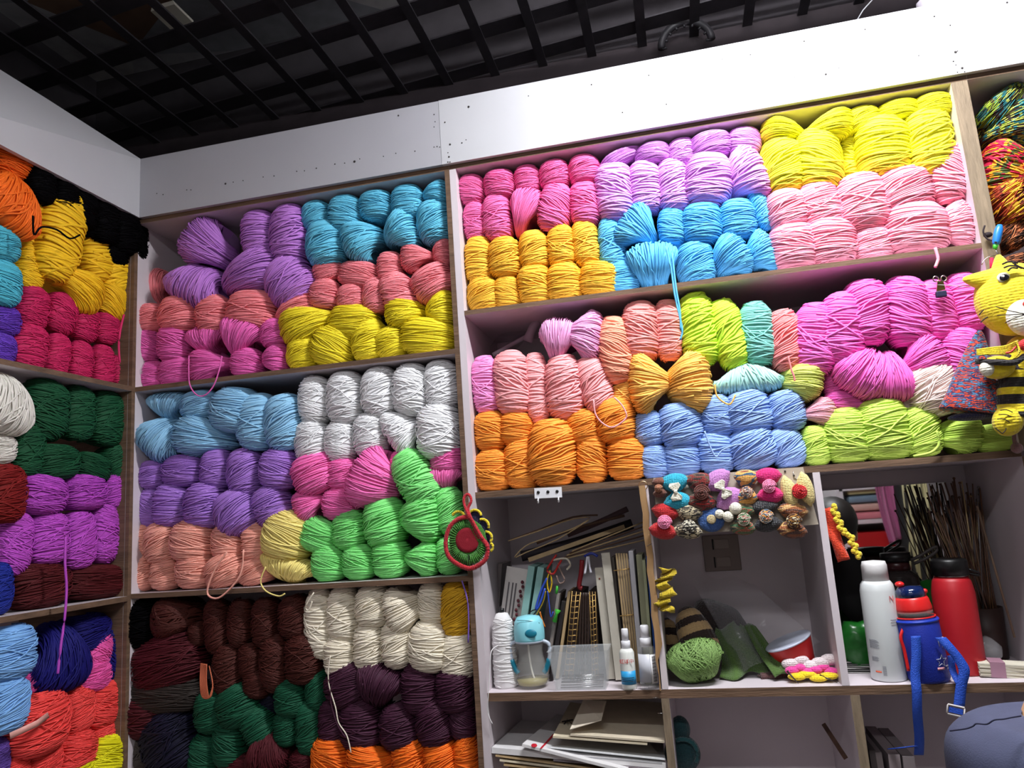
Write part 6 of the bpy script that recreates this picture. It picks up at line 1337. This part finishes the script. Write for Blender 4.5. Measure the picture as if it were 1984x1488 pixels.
mb = MB(); mb.ell((X + .076, Y0 - .096, sz + .172), (.012, .016, .02)); mb.build('nose', skin, e)
mb = MB(); mb.ell((X + .070, Y0 - .084, sz + .138), (.022, .008, .006)); mb.build('mouth', mat('lips', (160, 84, 76), .5), e)
for s_ in (-1, 1): MB().ell((X + .080 + s_ * .072, Y0 - .01, sz + .185), (.008, .018, .028)).build('ear', skin, e)
MB().box((X - .18, Y0 - .2, .40), (X + .18, Y0 + .18, .44)).build('stool', mat('stool_wood', (110, 80, 56), .6), label='plain stool under the seated person, out of frame', cat='stool')
so = C.objects['stool']
for sx in (-1, 1):
    for sy in (-1, 1): MB().tube([(X + sx * .15, Y0 + sy * .16, .002), (X + sx * .14, Y0 + sy * .15, .405)], .016, 10).build('leg', mat('stool_wood', (110, 80, 56)), so)

# ================================================================== shop opposite, seen in the mirror
def MR(px, py, Y):
    """where the photo point looks through the mirror at plane y = Y behind the camera"""
    h = P(px, py, .316); d = ray(px, py); d.y = -d.y; return h + d * ((Y - h.y) / d.y)
a, b = MR(1640, 955, -2.9), MR(1725, 1085, -2.9)
e = empty('shop_rack', ((a.x + b.x) / 2, -2.8, 0), 'white rack on the opposite wall reflected in the mirror', 'rack')
x0, x1 = min(a.x, b.x) - .1, max(a.x, b.x) + .05
for x_ in (x0, x1): MB().box((x_ - .02, -3.04, 0), (x_ + .02, -2.6, 2.4)).build('upright', white, e)
zz = [MR(1690, q, -2.6).z for q in (1010, 1045, 960)]
for z in (zz[0], zz[1] - .05, zz[2] + .05, .7, .3): MB().box((x0, -3.04, z - .012), (x1, -2.6, z + .012)).build('shelf_board', white, e)
cc_ = [(206, 120, 130), (214, 170, 160), (120, 140, 160), (190, 180, 130), (222, 200, 190)]
for i in range(5): MB().box((x0 + .05, -3.0, zz[0] + .014 + .05 * i), (x1 - .06, -2.62, zz[0] + .056 + .05 * i)).build('folded_cloth', mat('fold%d' % i, cc_[i], .9), label='folded cloth in the stack on the opposite rack, %s from bottom' % ORD[i], cat='cloth', group='folded cloths on the opposite rack', bevel=.015)
q = MR(1690, 1052, -2.55); MB().box((x0 + .02, -2.95, q.z - .10), (x1 - .02, -2.5, q.z + .06)).build('red_box', mat('red_plastic', (176, 26, 28)), label='red box on the opposite rack reflected in the mirror', cat='box')
q = MR(1720, 990, -2.4); cloth('hanging_garment', [(q.x - .07, -2.4, q.z + .35), (q.x + .05, -2.4, q.z + .35), (q.x + .04, -2.38, q.z - .16), (q.x - .02, -2.38, q.z - .2)], .015, knit('magenta_g', (164, 80, 124)), 'pink knitted garment hanging opposite, seen in the mirror', 'garment', 4)
q = MR(1757, 1000, -2.45); MB().box((q.x - .07, -2.5, 0), (q.x + .07, -2.4, 2.6)).build('dark_column', mat('dark_paint', (30, 27, 30)), label='dark column opposite, seen in the mirror', cat='column')
q = MR(1800, 1000, -2.4); mb = MB(); rnd = random.Random(2)
for i in range(60):
    x_ = q.x - .12 + .0065 * i; mb.tube([(x_, -2.4 + rnd.uniform(-.02, .02), q.z + .4), (x_ + rnd.uniform(-.02, .02), -2.4 + rnd.uniform(-.03, .03), q.z), (x_ + rnd.uniform(-.03, .03), -2.38, q.z - .35 + rnd.uniform(-.1, .1))], .0045, 5)
tag(mb.build('hanging_yarn', mat('cream_thread', (216, 206, 160), .8)), 'curtain of cream yarn strands opposite, seen in the mirror', 'yarn', kind='stuff')
